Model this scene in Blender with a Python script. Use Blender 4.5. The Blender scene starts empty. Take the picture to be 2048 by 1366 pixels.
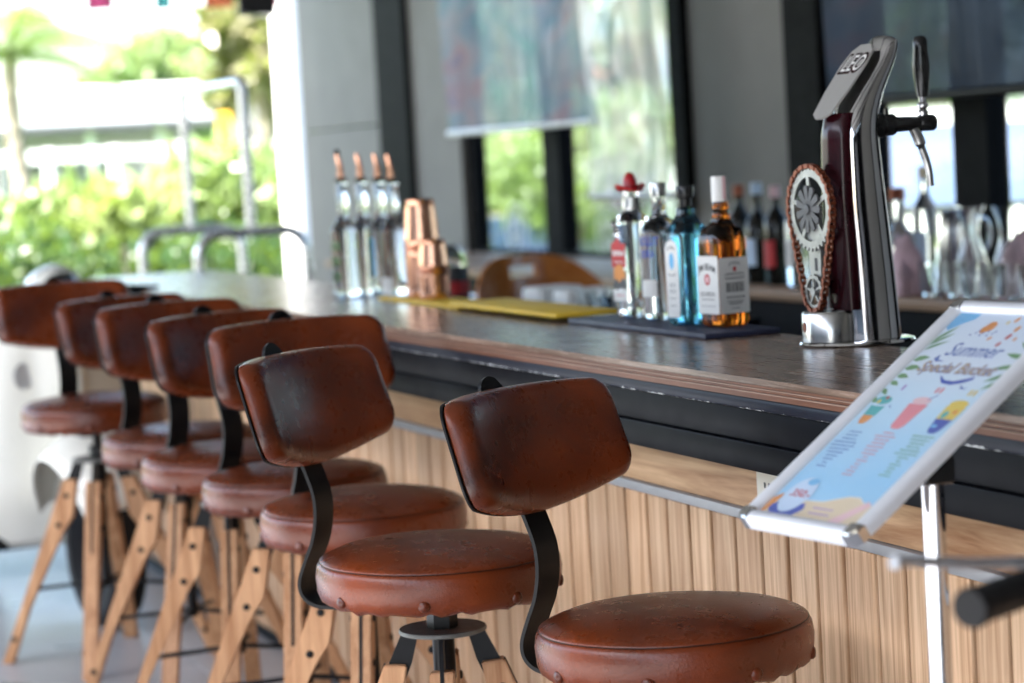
import bpy, bmesh, math, random
import numpy as np
from mathutils import Vector, Matrix
random.seed(7); rng = np.random.default_rng(11)
R = math.radians
sc = bpy.context.scene
COL = sc.collection

# ------------------------------------------------------------------ camera, sky, sun, exposure
YAW, PITCH, ROLL = 0.3640, 0.0756, -0.0567
cd = bpy.data.cameras.new('camera'); cam = bpy.data.objects.new('camera', cd); COL.objects.link(cam)
_f0 = Vector((math.sin(YAW), math.cos(YAW), 0)); _r0 = Vector((math.cos(YAW), -math.sin(YAW), 0)); _u0 = Vector((0, 0, 1))
_f = _f0*math.cos(PITCH) - _u0*math.sin(PITCH); _u = _u0*math.cos(PITCH) + _f0*math.sin(PITCH)
_r2 = _r0*math.cos(ROLL) + _u*math.sin(ROLL); _u2 = _u*math.cos(ROLL) - _r0*math.sin(ROLL)
cam.matrix_world = Matrix(((_r2.x, _u2.x, -_f.x, 0), (_r2.y, _u2.y, -_f.y, 0), (_r2.z, _u2.z, -_f.z, 1.30), (0, 0, 0, 1)))
cd.sensor_width = 36; cd.lens = 85; cd.clip_start = 0.1; cd.clip_end = 3000
cd.dof.use_dof = True; cd.dof.focus_distance = 3.50; cd.dof.aperture_fstop = 3.6
sc.camera = cam

SUN_EL, SUN_AZ = 54, 255          # compass-like azimuth, clockwise from +Y
w = bpy.data.worlds.new('World'); sc.world = w; w.use_nodes = True
wn = w.node_tree.nodes; bg = wn['Background']
sky = wn.new('ShaderNodeTexSky'); sky.sky_type = 'NISHITA'; sky.sun_disc = False
sky.sun_elevation = R(SUN_EL); sky.sun_rotation = R(SUN_AZ); sky.dust_density = 3.0; sky.air_density = 1.0; sky.ozone_density = 1.2
w.node_tree.links.new(sky.outputs[0], bg.inputs[0]); bg.inputs[1].default_value = 0.14
sl = bpy.data.lights.new('sun', 'SUN'); sl.energy = 5.0; sl.angle = R(0.55); sl.color = (1, .955, .88)
so = bpy.data.objects.new('sun', sl); COL.objects.link(so)
_sd = Vector((math.sin(R(SUN_AZ))*math.cos(R(SUN_EL)), math.cos(R(SUN_AZ))*math.cos(R(SUN_EL)), math.sin(R(SUN_EL))))
so.rotation_euler = _sd.to_track_quat('Z', 'Y').to_euler(); so.location = (0, 0, 30)
vs = sc.view_settings; vs.view_transform = 'Standard'; vs.look = 'None'; vs.gamma = 1; vs.use_curve_mapping = False
vs.exposure = 3.1
sc.render.engine = 'CYCLES'
cy = sc.cycles; cy.use_denoising = True; cy.max_bounces = 10; cy.diffuse_bounces = 5; cy.glossy_bounces = 5; cy.transmission_bounces = 10
cy.transparent_max_bounces = 12; cy.caustics_reflective = False; cy.caustics_refractive = False; cy.sample_clamp_indirect = 6

# ------------------------------------------------------------------ materials
MATS = {}
def principled(name):
    m = bpy.data.materials.new(name); m.use_nodes = True
    return m, m.node_tree, m.node_tree.nodes['Principled BSDF']
def coords(nt, scale=(1, 1, 1), kind='Object'):
    tc = nt.nodes.new('ShaderNodeTexCoord'); mp = nt.nodes.new('ShaderNodeMapping')
    mp.inputs['Scale'].default_value = scale; nt.links.new(tc.outputs[kind], mp.inputs[0]); return mp.outputs[0]
def noise(nt, vec, scale, detail=4, rough=.55, dist=0):
    n = nt.nodes.new('ShaderNodeTexNoise'); n.inputs['Scale'].default_value = scale; n.inputs['Detail'].default_value = detail
    n.inputs['Roughness'].default_value = rough; n.inputs['Distortion'].default_value = dist
    if vec: nt.links.new(vec, n.inputs['Vector'])
    return n.outputs[0]
def ramp(nt, fac, stops):
    r = nt.nodes.new('ShaderNodeValToRGB'); e = r.color_ramp.elements
    while len(e) < len(stops): e.new(.5)
    for i, (p, c) in enumerate(stops): e[i].position = p; e[i].color = (*c, 1) if len(c) == 3 else c
    nt.links.new(fac, r.inputs[0]); return r.outputs[0]
def mathn(nt, op, a, b=None, c=None):
    m = nt.nodes.new('ShaderNodeMath'); m.operation = op
    for i, v in enumerate((a, b, c)):
        if v is None: continue
        if isinstance(v, (int, float)): m.inputs[i].default_value = v
        else: nt.links.new(v, m.inputs[i])
    return m.outputs[0]
def mixc(nt, fac, a, b, mode='MIX'):
    m = nt.nodes.new('ShaderNodeMix'); m.data_type = 'RGBA'; m.blend_type = mode
    for sock, v in ((m.inputs[0], fac), (m.inputs[6], a), (m.inputs[7], b)):
        if isinstance(v, (int, float)): sock.default_value = v
        elif isinstance(v, tuple): sock.default_value = (*v, 1)
        else: nt.links.new(v, sock)
    return m.outputs[2]
def bump(nt, bs, h, strength=.2, dist=.002):
    b = nt.nodes.new('ShaderNodeBump'); b.inputs['Strength'].default_value = strength; b.inputs['Distance'].default_value = dist
    nt.links.new(h, b.inputs['Height']); nt.links.new(b.outputs[0], bs.inputs['Normal'])
def plain(name, col, rough=.5, metal=0, var=.18, scale=6, bmp=0, bscale=120, coat=0, rvar=.12, spec=.5):
    m, nt, bs = principled(name); v = coords(nt)
    n = noise(nt, v, scale); d = tuple(c*(1-var) for c in col); h = tuple(min(1, c*(1+var)) for c in col)
    nt.links.new(ramp(nt, n, [(.3, d), (.7, h)]), bs.inputs['Base Color'])
    rr = nt.nodes.new('ShaderNodeMapRange'); rr.inputs[3].default_value = max(0.02, rough-rvar); rr.inputs[4].default_value = min(1, rough+rvar)
    nt.links.new(noise(nt, v, scale*2.3), rr.inputs[0]); nt.links.new(rr.outputs[0], bs.inputs['Roughness'])
    bs.inputs['Metallic'].default_value = metal; bs.inputs['Coat Weight'].default_value = coat; bs.inputs['Specular IOR Level'].default_value = spec
    if bmp: bump(nt, bs, noise(nt, v, bscale, 3), bmp, .001)
    MATS[name] = m; return m
def glass(name, col, rough=.0, ior=1.45):
    m, nt, bs = principled(name); bs.inputs['Base Color'].default_value = (*col, 1); bs.inputs['Roughness'].default_value = rough
    bs.inputs['Transmission Weight'].default_value = 1; bs.inputs['IOR'].default_value = ior; MATS[name] = m; return m
def thin_glass(name, tint, refl=.12, rough=.02, haze=None, wave=0, fres=1.0):
    m = bpy.data.materials.new(name); m.use_nodes = True; nt = m.node_tree; nt.nodes.clear()
    out = nt.nodes.new('ShaderNodeOutputMaterial'); tr = nt.nodes.new('ShaderNodeBsdfTransparent'); tr.inputs[0].default_value = (*tint, 1)
    gl = nt.nodes.new('ShaderNodeBsdfGlossy'); gl.inputs['Roughness'].default_value = rough
    lw = nt.nodes.new('ShaderNodeLayerWeight'); lw.inputs[0].default_value = .5
    fac = mathn(nt, 'MULTIPLY_ADD', mathn(nt, 'MULTIPLY_ADD', mathn(nt, 'POWER', lw.outputs['Facing'], 5), .96, .04), fres, refl); mx = nt.nodes.new('ShaderNodeMixShader')
    nt.links.new(fac, mx.inputs[0]); nt.links.new(tr.outputs[0], mx.inputs[1]); nt.links.new(gl.outputs[0], mx.inputs[2])
    last = mx.outputs[0]
    if haze:
        df = nt.nodes.new('ShaderNodeBsdfDiffuse')
        tl = nt.nodes.new('ShaderNodeBsdfTranslucent')
        if isinstance(haze[1], list):
            hc = ramp(nt, noise(nt, coords(nt, (1, 1, 2.2)), 1.9, 3, .5, .8), haze[1])
        else:
            rgb = nt.nodes.new('ShaderNodeRGB'); rgb.outputs[0].default_value = (*haze[1], 1); hc = rgb.outputs[0]
        nt.links.new(hc, df.inputs[0])
        tcol = mixc(nt, .5, hc, (0, 0, 0)); nt.links.new(tcol, tl.inputs[0])
        a = nt.nodes.new('ShaderNodeAddShader'); nt.links.new(df.outputs[0], a.inputs[0]); nt.links.new(tl.outputs[0], a.inputs[1])
        m2 = nt.nodes.new('ShaderNodeMixShader'); m2.inputs[0].default_value = haze[0]
        nt.links.new(last, m2.inputs[1]); nt.links.new(a.outputs[0], m2.inputs[2]); last = m2.outputs[0]
    if wave:
        v = coords(nt, (1, 1.6, .45)); b = nt.nodes.new('ShaderNodeBump'); b.inputs['Strength'].default_value = 1; b.inputs['Distance'].default_value = wave
        nt.links.new(noise(nt, v, 3.2, 2, .5, .6), b.inputs['Height']); nt.links.new(b.outputs[0], gl.inputs['Normal'])
    nt.links.new(last, out.inputs[0]); MATS[name] = m; return m
def wood(name, c0, c1, axis, rough=.4, ring=9, fine=90, objrand=.25, coat=0, bmp=.12, spec=.25, stretch=.07):
    """grain runs along axis 0/1/2"""
    m, nt, bs = principled(name); s = [1, 1, 1]; s[axis] = stretch
    tc = nt.nodes.new('ShaderNodeTexCoord'); oi = nt.nodes.new('ShaderNodeObjectInfo')
    ad = nt.nodes.new('ShaderNodeVectorMath'); ad.operation = 'MULTIPLY_ADD'; ad.inputs[1].default_value = (1, 1, 1)
    cm = nt.nodes.new('ShaderNodeCombineXYZ'); k = mathn(nt, 'MULTIPLY', oi.outputs['Random'], 37.0)
    for i in range(3): nt.links.new(k, cm.inputs[i])
    nt.links.new(tc.outputs['Object'], ad.inputs[0]); nt.links.new(cm.outputs[0], ad.inputs[2])
    mp = nt.nodes.new('ShaderNodeMapping'); mp.inputs['Scale'].default_value = s; nt.links.new(ad.outputs[0], mp.inputs[0]); v = mp.outputs[0]
    a = noise(nt, v, ring, 5, .6, 1.2); f = noise(nt, v, fine, 3, .6)
    mixf = mathn(nt, 'ADD', mathn(nt, 'MULTIPLY', a, .75), mathn(nt, 'MULTIPLY', f, .25))
    c = ramp(nt, mixf, [(.33, c0), (.5, tuple((p+q)/2 for p, q in zip(c0, c1))), (.66, c1)])
    br = mathn(nt, 'ADD', mathn(nt, 'MULTIPLY', oi.outputs['Random'], objrand), 1-objrand/2)
    hs = nt.nodes.new('ShaderNodeHueSaturation'); nt.links.new(br, hs.inputs['Value']); nt.links.new(c, hs.inputs['Color'])
    nt.links.new(hs.outputs[0], bs.inputs['Base Color'])
    rr = nt.nodes.new('ShaderNodeMapRange'); rr.inputs[3].default_value = rough-.06; rr.inputs[4].default_value = rough+.08
    nt.links.new(f, rr.inputs[0]); nt.links.new(rr.outputs[0], bs.inputs['Roughness']); bs.inputs['Coat Weight'].default_value = coat
    bs.inputs['Specular IOR Level'].default_value = spec; bump(nt, bs, f, bmp, .001); MATS[name] = m; return m

# leather: worn, dark patches, fine grain
def leather():
    m, nt, bs = principled('leather'); v = coords(nt); oi = nt.nodes.new('ShaderNodeObjectInfo')
    n = noise(nt, v, 3.6, 3, .5, .6); n2 = noise(nt, v, 30, 4, .6)
    c = ramp(nt, mathn(nt, 'ADD', mathn(nt, 'MULTIPLY', n, .84), mathn(nt, 'MULTIPLY', noise(nt, v, 210, 3, .7), .16)),
             [(.32, (.034, .0075, .0026)), (.47, (.096, .0175, .0040)), (.67, (.180, .0330, .0060))])
    hs = nt.nodes.new('ShaderNodeHueSaturation'); nt.links.new(mathn(nt, 'MULTIPLY_ADD', oi.outputs['Random'], .45, .78), hs.inputs['Value'])
    nt.links.new(c, hs.inputs['Color']); nt.links.new(hs.outputs[0], bs.inputs['Base Color'])
    rr = nt.nodes.new('ShaderNodeMapRange'); rr.inputs[3].default_value = .21; rr.inputs[4].default_value = .36; bs.inputs['Specular IOR Level'].default_value = .42
    nt.links.new(n2, rr.inputs[0]); nt.links.new(rr.outputs[0], bs.inputs['Roughness'])
    vo = nt.nodes.new('ShaderNodeTexVoronoi'); vo.inputs['Scale'].default_value = 520; nt.links.new(v, vo.inputs['Vector'])
    hgt = mathn(nt, 'ADD', mathn(nt, 'MULTIPLY', noise(nt, v, 260, 3, .7), .8), mathn(nt, 'MULTIPLY', noise(nt, v, 20, 4, .55, 1.0), .6))
    bump(nt, bs, hgt, .5, .0013); MATS['leather'] = m
leather()
wood('plank_wood', (.37, .19, .088), (.76, .53, .335), 2, .45, 46, 260, .36, stretch=.035)
wood('panel_wood', (.24, .105, .042), (.62, .41, .235), 1, .42, 18, 120, .16)
wood('leg_wood', (.34, .155, .066), (.64, .375, .20), 2, .42, 26, 150, .30)
wood('counter_wood', (.050, .031, .021), (.30, .205, .150), 1, .25, 44, 230, .05, 0, .18, .5, .04)
wood('ply_edge', (.085, .032, .017), (.20, .088, .050), 1, .42, 20, 150, .2)
wood('ply_pale', (.20, .12, .085), (.36, .25, .19), 1, .4, 20, 150, .2)
wood('chair_wood', (.42, .11, .018), (.62, .22, .045), 1, .25, 8, 80, .05, .5)
wood('shelf_wood', (.24, .14, .08), (.42, .28, .18), 1, .45, 10, 90, .1)
plain('black_metal', (.0055, .0055, .006), .40, 0, .25, 20, .08, 200, 0, .1, .2)
plain('steel_disc', (.13, .13, .115), .45, 0, .3, 30, .1, 120)
plain('black_paint', (.0030, .0034, .005), .45, 0, .25, 8, .06, 60, 0, .1, .07)
plain('chrome', (.66, .66, .67), .06, 1, .05, 12, 0, 0, 0, .03)
plain('steel', (.55, .55, .54), .22, 1, .08, 12, 0, 0, 0, .06)
plain('bright_steel', (.82, .82, .80), .28, .9, .05, 12)
plain('aluminium', (.62, .63, .66), .32, .85, .06, 20, 0, 0, 0, .06)
plain('white_frame', (.72, .73, .76), .33, .25, .04, 14, 0, 0, 0, .05)
plain('groove_wood', (.12, .048, .02), .6, 0, .2, 10)
plain('strip_grey', (.34, .345, .35), .42, .1, .06, 20)
plain('grey_trim', (.46, .47, .48), .38, .35, .1, 20)
plain('copper', (.88, .47, .31), .20, 1, .06, 14, 0, 0, 0, .05)
plain('rubber', (.006, .006, .0065), .55, 0, .25, 18, .1, 160, spec=.25)
plain('black_plastic', (.012, .012, .012), .22, 0, .1, 18)
plain('cream_plastic', (.66, .62, .52), .4, 0, .04)
plain('yellow_mat', (.80, .52, .035), .55, 0, .12, 10, .2, 150)
plain('blue_mat', (.018, .022, .052), .5, 0, .2, 10, .25, 200)
plain('grey_panel', (.150, .143, .131), .62, 0, .07, 3, .05, 60)
plain('shop_grey', (.22, .22, .21), .7, 0, .1, 2)
plain('dark_post', (.006, .0062, .007), .6, 0, .2, 10, spec=.04)
plain('white_wall', (.80, .80, .79), .6, 0, .04, 3)
plain('white_paint', (.70, .69, .62), .22, 0, .03, 6, 0, 0, .5)
plain('seat_grey', (.07, .07, .075), .5, 0, .2)
plain('paper_white', (.78, .77, .74), .55, 0, .02)
plain('red_print', (.50, .020, .022), .5, 0, .05)
plain('dark_print', (.03, .03, .035), .5, 0, .05)
plain('blue_print', (.03, .07, .40), .5, 0, .05)
plain('orange_print', (.72, .27, .05), .5, 0, .05)
plain('gold_print', (.52, .36, .15), .5, 0, .05)
plain('yellow_print', (.75, .55, .08), .5, 0, .05)
plain('green_print', (.13, .30, .11), .5, 0, .08)
plain('teal_print', (.06, .40, .40), .5, 0, .05)
plain('pink_print', (.75, .24, .28), .5, 0, .05)
plain('pale_pink_print', (.80, .52, .54), .5, 0, .05)
plain('sky_print', (.16, .48, .78), .5, 0, .05)
plain('navy_print', (.10, .16, .44), .5, 0, .05)
plain('sand_print', (.74, .60, .40), .5, 0, .05)
plain('bubble_print', (.56, .70, .86), .5, 0, .05)
plain('purple_print', (.36, .22, .55), .5, 0, .05)
plain('red_plastic', (.42, .012, .018), .3, 0, .08)
plain('red_enamel', (.022, .0016, .004), .2, 0, .15, 8, 0, 0, .1, .1, .3)
plain('dull_steel', (.34, .34, .335), .38, .85, .2, 30)
plain('chain_rust', (.20, .052, .024), .35, .55, .35, 60, .2, 200)
plain('badge_grey', (.40, .385, .365), .4, .2, .05)
plain('pink_towel', (.62, .43, .46), .9, 0, .22, 22, .6, 90)
plain('grass', (.07, .13, .03), .8, 0, .4, 2, .4, 30)
plain('pavement', (.42, .42, .41), .8, 0, .12, 1.5, .2, 40)
plain('asphalt', (.085, .083, .08), .85, 0, .2, 1.2, .3, 60)
plain('tree_bark', (.30, .25, .19), .85, 0, .3, 9, .5, 40)
plain('roof_white', (.74, .75, .76), .5, 0, .05, 2)
plain('ceiling_grey', (.16, .158, .15), .7, 0, .06, 1.5)
plain('car_blue', (.04, .07, .16), .25, 0, .05, 4, 0, 0, .5)
plain('flag_pink', (.75, .09, .27), .7, 0, .05); plain('flag_teal', (.10, .55, .55), .7, 0, .05); plain('flag_orange', (.85, .22, .09), .7, 0, .05)
plain('sign_yellow', (.80, .44, .03), .5, 0, .05)
glass('clear_glass', (.97, .985, .98), 0, 1.40); glass('amber_liquor', (.50, .125, .014), 0, 1.38); glass('blue_glass', (.11, .37, .52), 0, 1.40)
glass('dark_glass', (.02, .025, .022), .02, 1.4); glass('thin_tumbler', (.95, .97, .97), 0, 1.12)
thin_glass('window_glass', (.76, .80, .80), .06)
thin_glass('cover_sheet', (.97, .975, .98), .02, .12, (.06, (.8, .8, .8)), .004, .9)
thin_glass('pvc_sheet', (.26, .36, .42), .08, .06, (.48, [(.30, (.09, .27, .32)), (.45, (.18, .28, .36)), (.55, (.30, .31, .36)), (.66, (.36, .24, .28)), (.78, (.17, .22, .36))]), .05, .22)  # teal and pink patches are blurred reflections put into the haze colour
thin_glass('pvc_clear', (.80, .85, .87), .22, .05, (.26, [(.3, (.55, .68, .68)), (.5, (.75, .78, .78)), (.7, (.72, .62, .60))]), .10, .5)
thin_glass('pvc_dark', (.12, .15, .20), .02, .10, (.60, [(.3, (.018, .035, .055)), (.6, (.045, .065, .095)), (.75, (.07, .06, .085))]), .04, .06)
def decal():
    m, nt, bs = principled('decal_white'); bs.inputs['Base Color'].default_value = (.75, .78, .76, 1); bs.inputs['Roughness'].default_value = .6
    bs.inputs['Alpha'].default_value = .5; MATS['decal_white'] = m
decal()
def leafmat(name, c0, c1, trans=.35):
    m = bpy.data.materials.new(name); m.use_nodes = True; nt = m.node_tree; nt.nodes.clear(); out = nt.nodes.new('ShaderNodeOutputMaterial')
    v = coords(nt); c = ramp(nt, noise(nt, v, 1.8, 4), [(.32, c0), (.68, c1)])
    d = nt.nodes.new('ShaderNodeBsdfDiffuse'); t = nt.nodes.new('ShaderNodeBsdfTranslucent'); mx = nt.nodes.new('ShaderNodeMixShader'); mx.inputs[0].default_value = trans
    g = nt.nodes.new('ShaderNodeBsdfGlossy'); g.inputs['Roughness'].default_value = .4; m2 = nt.nodes.new('ShaderNodeMixShader'); m2.inputs[0].default_value = .05
    nt.links.new(c, d.inputs[0]); nt.links.new(mixc(nt, .5, c, (.35, .5, .05)), t.inputs[0])
    nt.links.new(d.outputs[0], mx.inputs[1]); nt.links.new(t.outputs[0], mx.inputs[2]); nt.links.new(mx.outputs[0], m2.inputs[1]); nt.links.new(g.outputs[0], m2.inputs[2])
    nt.links.new(m2.outputs[0], out.inputs[0]); MATS[name] = m
leafmat('leaf_dark', (.014, .046, .012), (.045, .100, .024)); leafmat('leaf_mid', (.09, .15, .05), (.18, .26, .09))
leafmat('leaf_bright', (.17, .25, .09), (.30, .38, .17)); leafmat('leaf_yellow', (.20, .26, .08), (.30, .36, .14)); leafmat('leaf_brown', (.16, .14, .07), (.22, .21, .10))
# floor: smooth grey tiles
def floor_mat():
    m, nt, bs = principled('floor_tile'); v = coords(nt)
    c = ramp(nt, noise(nt, v, 2.2, 6, .65), [(.3, (.27, .285, .31)), (.7, (.37, .385, .41))])
    c2 = mixc(nt, mathn(nt, 'MULTIPLY', noise(nt, v, 40, 3), .25), c, (.22, .23, .25))
    nt.links.new(c2, bs.inputs['Base Color'])
    rr = nt.nodes.new('ShaderNodeMapRange'); rr.inputs[3].default_value = .18; rr.inputs[4].default_value = .42
    nt.links.new(noise(nt, v, 3, 5), rr.inputs[0]); nt.links.new(rr.outputs[0], bs.inputs['Roughness']); MATS['floor_tile'] = m
floor_mat()
# black painted trim with chipped lower edge (white paint shows through)
def chipped():
    m, nt, bs = principled('chipped_paint'); v = coords(nt, (1, 1, 1)); tc = nt.nodes.new('ShaderNodeTexCoord'); sp = nt.nodes.new('ShaderNodeSeparateXYZ')
    nt.links.new(tc.outputs['Object'], sp.inputs[0])
    base = ramp(nt, noise(nt, v, 9), [(.3, (.008, .010, .017)), (.7, (.016, .019, .030))])
    clump = noise(nt, coords(nt, (1, 1, .2)), 4.5, 3); sm = noise(nt, coords(nt, (1, .55, 1)), 130, 4, .7)
    near = nt.nodes.new('ShaderNodeMapRange'); near.inputs[1].default_value = .9095; near.inputs[2].default_value = .9185; near.inputs[3].default_value = .34; near.inputs[4].default_value = -.15
    nt.links.new(sp.outputs[2], near.inputs[0])
    k = mathn(nt, 'ADD', mathn(nt, 'ADD', mathn(nt, 'MULTIPLY', clump, .9), sm), near.outputs[0])
    msk = ramp(nt, k, [(.0, (0, 0, 0)), (1.0, (1, 1, 1))])
    hard = mathn(nt, 'GREATER_THAN', k, 1.30)
    nt.links.new(mixc(nt, hard, base, (.58, .60, .60)), bs.inputs['Base Color'])
    bs.inputs['Roughness'].default_value = .40; bs.inputs['Specular IOR Level'].default_value = .15; bump(nt, bs, noise(nt, v, 60), .15, .002); MATS['chipped_paint'] = m
chipped()
def poster_mat():
    m, nt, bs = principled('poster_paper'); tc = nt.nodes.new('ShaderNodeTexCoord'); sp = nt.nodes.new('ShaderNodeSeparateXYZ'); nt.links.new(tc.outputs['Object'], sp.inputs[0])
    n = noise(nt, tc.outputs['Object'], 9, 3); t = mathn(nt, 'ADD', sp.outputs[1], mathn(nt, 'MULTIPLY', n, .10))
    c = ramp(nt, t, [(.06, (.36, .64, .84)), (.14, (.32, .62, .86)), (.27, (.52, .74, .88)), (.36, (.72, .80, .88)), (.46, (.66, .76, .88))])
    nt.links.new(c, bs.inputs['Base Color']); bs.inputs['Roughness'].default_value = .28; MATS['poster_paper'] = m
poster_mat()

# ------------------------------------------------------------------ mesh helpers
class M:
    """collects shapes; build() links them as ONE mesh object"""
    def __init__(s): s.v = []; s.f = []; s.mi = []; s.k = 0
    def add(s, vs, fs):
        o = len(s.v); s.v += [tuple(p) for p in vs]; s.f += [tuple(i+o for i in f) for f in fs]; s.mi += [s.k]*len(fs); return s
    def box(s, x0, x1, y0, y1, z0, z1, bev=0):
        if bev <= 0:
            vs = [(x, y, z) for x in (x0, x1) for y in (y0, y1) for z in (z0, z1)]
            return s.add(vs, [(0, 1, 3, 2), (4, 6, 7, 5), (0, 4, 5, 1), (2, 3, 7, 6), (0, 2, 6, 4), (1, 5, 7, 3)])
        bm = bmesh.new(); bmesh.ops.create_cube(bm, size=1)
        for q in bm.verts: q.co = Vector(((x0+x1)/2+q.co.x*(x1-x0), (y0+y1)/2+q.co.y*(y1-y0), (z0+z1)/2+q.co.z*(z1-z0)))
        bmesh.ops.bevel(bm, geom=list(bm.edges), offset=bev, segments=2, affect='EDGES', profile=.5)
        return s.frombm(bm)
    def frombm(s, bm):
        bm.verts.index_update(); s.add([q.co[:] for q in bm.verts], [[q.index for q in f.verts] for f in bm.faces]); bm.free(); return s
    def lathe(s, prof, n=32, c=(0, 0, 0), ax='z', p=None, rot=0):
        """prof: (radius, height); p: superellipse power (None = round)"""
        vs = []; fs = []
        for r, h in prof:
            for i in range(n):
                a = 2*math.pi*i/n + rot; ca, sa = math.cos(a), math.sin(a); q = 1.0
                if p: q = (abs(ca)**p+abs(sa)**p)**(-1/p)
                x, y = r*q*ca, r*q*sa
                vs.append({'z': (c[0]+x, c[1]+y, c[2]+h), 'y': (c[0]+x, c[1]+h, c[2]+y), 'x': (c[0]+h, c[1]+x, c[2]+y)}[ax])
        m = len(prof)
        for j in range(m-1):
            for i in range(n): fs.append((j*n+i, j*n+(i+1) % n, (j+1)*n+(i+1) % n, (j+1)*n+i))
        if prof[0][0] > 1e-6: fs.append(tuple(range(n))[::-1])
        if prof[-1][0] > 1e-6: fs.append(tuple((m-1)*n+i for i in range(n)))
        return s.add(vs, fs)
    def tube(s, pts, r, n=10, closed=False, rf=None):
        pts = [Vector(p) for p in pts]; N = len(pts); vs = []; fs = []; up = None
        for i, p in enumerate(pts):
            t = (pts[(i+1) % N]-pts[i-1]) if closed else (pts[min(i+1, N-1)]-pts[max(i-1, 0)])
            t.normalize()
            if up is None: up = t.orthogonal().normalized()
            up = (up - t*up.dot(t)).normalized(); b = t.cross(up); rr = r*(rf(i/(N-1)) if rf else 1)
            for k in range(n):
                a = 2*math.pi*k/n; vs.append(p+(up*math.cos(a)+b*math.sin(a))*rr)
        for i in range(N if closed else N-1):
            j = (i+1) % N
            for k in range(n): fs.append((i*n+k, i*n+(k+1) % n, j*n+(k+1) % n, j*n+k))
        if not closed: fs += [tuple(range(n))[::-1], tuple((N-1)*n+k for k in range(n))]
        return s.add(vs, fs)
    def prism(s, poly, o, a, b, ext):
        """poly (p,q) in plane o + p*a + q*b, extruded by vector ext"""
        o, a, b, ext = map(Vector, (o, a, b, ext)); n = len(poly)
        v0 = [o+a*p+b*q for p, q in poly]
        return s.add(v0+[q+ext for q in v0], [tuple(range(n))[::-1], tuple(range(n, 2*n))]+[(i, (i+1) % n, n+(i+1) % n, n+i) for i in range(n)])
    def flat(s, poly, o, a, b):
        o, a, b = map(Vector, (o, a, b)); return s.add([o+a*p+b*q for p, q in poly], [tuple(range(len(poly)))])
    def text(s, txt, size, o, a, b, shear=0, arc=0, bold=0, width=None):
        """flat lettering centred at o, running along a, up along b; arc bends it upwards in the middle"""
        c = bpy.data.curves.new('lettering', 'FONT'); c.body = txt; c.size = size; c.shear = shear; c.offset = bold; c.align_x = 'CENTER'; c.align_y = 'CENTER'; c.resolution_u = 3
        ob = bpy.data.objects.new('lettering', c); me = bpy.data.meshes.new_from_object(ob)
        o, a, b = map(Vector, (o, a, b)); xs = [q.co.x for q in me.vertices] or [0, 1]; wd = max(xs)-min(xs)
        k = (width/wd) if width else 1
        s.add([o+a*(q.co.x*k)+b*(q.co.y-arc*(q.co.x*k/(wd*k/2))**2) for q in me.vertices], [tuple(p.vertices) for p in me.polygons])
        bpy.data.meshes.remove(me); bpy.data.objects.remove(ob); bpy.data.curves.remove(c); return s
    def build(s, name, mats, parent=None, smooth=False, loc=None, rotz=None, **props):
        me = bpy.data.meshes.new(name); me.from_pydata(s.v, [], s.f)
        for mm in ([mats] if isinstance(mats, str) else mats): me.materials.append(MATS[mm])
        me.polygons.foreach_set('material_index', s.mi)
        if smooth:
            me.polygons.foreach_set('use_smooth', [True]*len(me.polygons)); 
            try: me.set_sharp_from_angle(angle=R(38 if smooth is True else smooth))
            except Exception: pass
        me.update(); o = bpy.data.objects.new(name, me); COL.objects.link(o)
        if parent: o.parent = parent
        if loc: o.location = loc
        if rotz is not None: o.rotation_euler.z = rotz
        for k, q in props.items(): o[k] = q
        return o
def thing(name, label, cat, loc=(0, 0, 0), rotz=0, group=None):
    o = bpy.data.objects.new(name, None); COL.objects.link(o); o.location = loc; o.rotation_euler.z = rotz
    o.empty_display_size = .1; o['label'] = label; o['category'] = cat
    if group: o['group'] = group
    return o
def kids(o): return [c for c in bpy.data.objects if c.parent == o]
def copy_tree(o, parent=None, depth=0):
    c = o.copy(); COL.objects.link(c); c.parent = parent
    for ch in CH.get(o.name, kids(o)): copy_tree(ch, c, depth+1)
    return c
CH = {}
def arc(cx, cz, r, a0, a1, n, f=lambda x, z: (x, z)):
    return [f(cx+r*math.cos(R(a0+(a1-a0)*i/n)), cz+r*math.sin(R(a0+(a1-a0)*i/n))) for i in range(n+1)]
def ell(cx, cy, rx, ry, n=24, rot=0):
    c, s_ = math.cos(rot), math.sin(rot)
    return [(cx+rx*math.cos(t)*c-ry*math.sin(t)*s_, cy+rx*math.cos(t)*s_+ry*math.sin(t)*c) for t in [2*math.pi*i/n for i in range(n)]]
def smooth_path(pts, n=6):
    P = [Vector(p) for p in pts]; out = []
    for i in range(len(P)-1):
        p0, p1, p2, p3 = P[max(i-1, 0)], P[i], P[i+1], P[min(i+2, len(P)-1)]
        for k in range(n):
            t = k/n; out.append(.5*((2*p1)+(p2-p0)*t+(2*p0-5*p1+4*p2-p3)*t*t+(3*p1-p0-3*p2+p3)*t**3))
    return out+[P[-1]]

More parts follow.
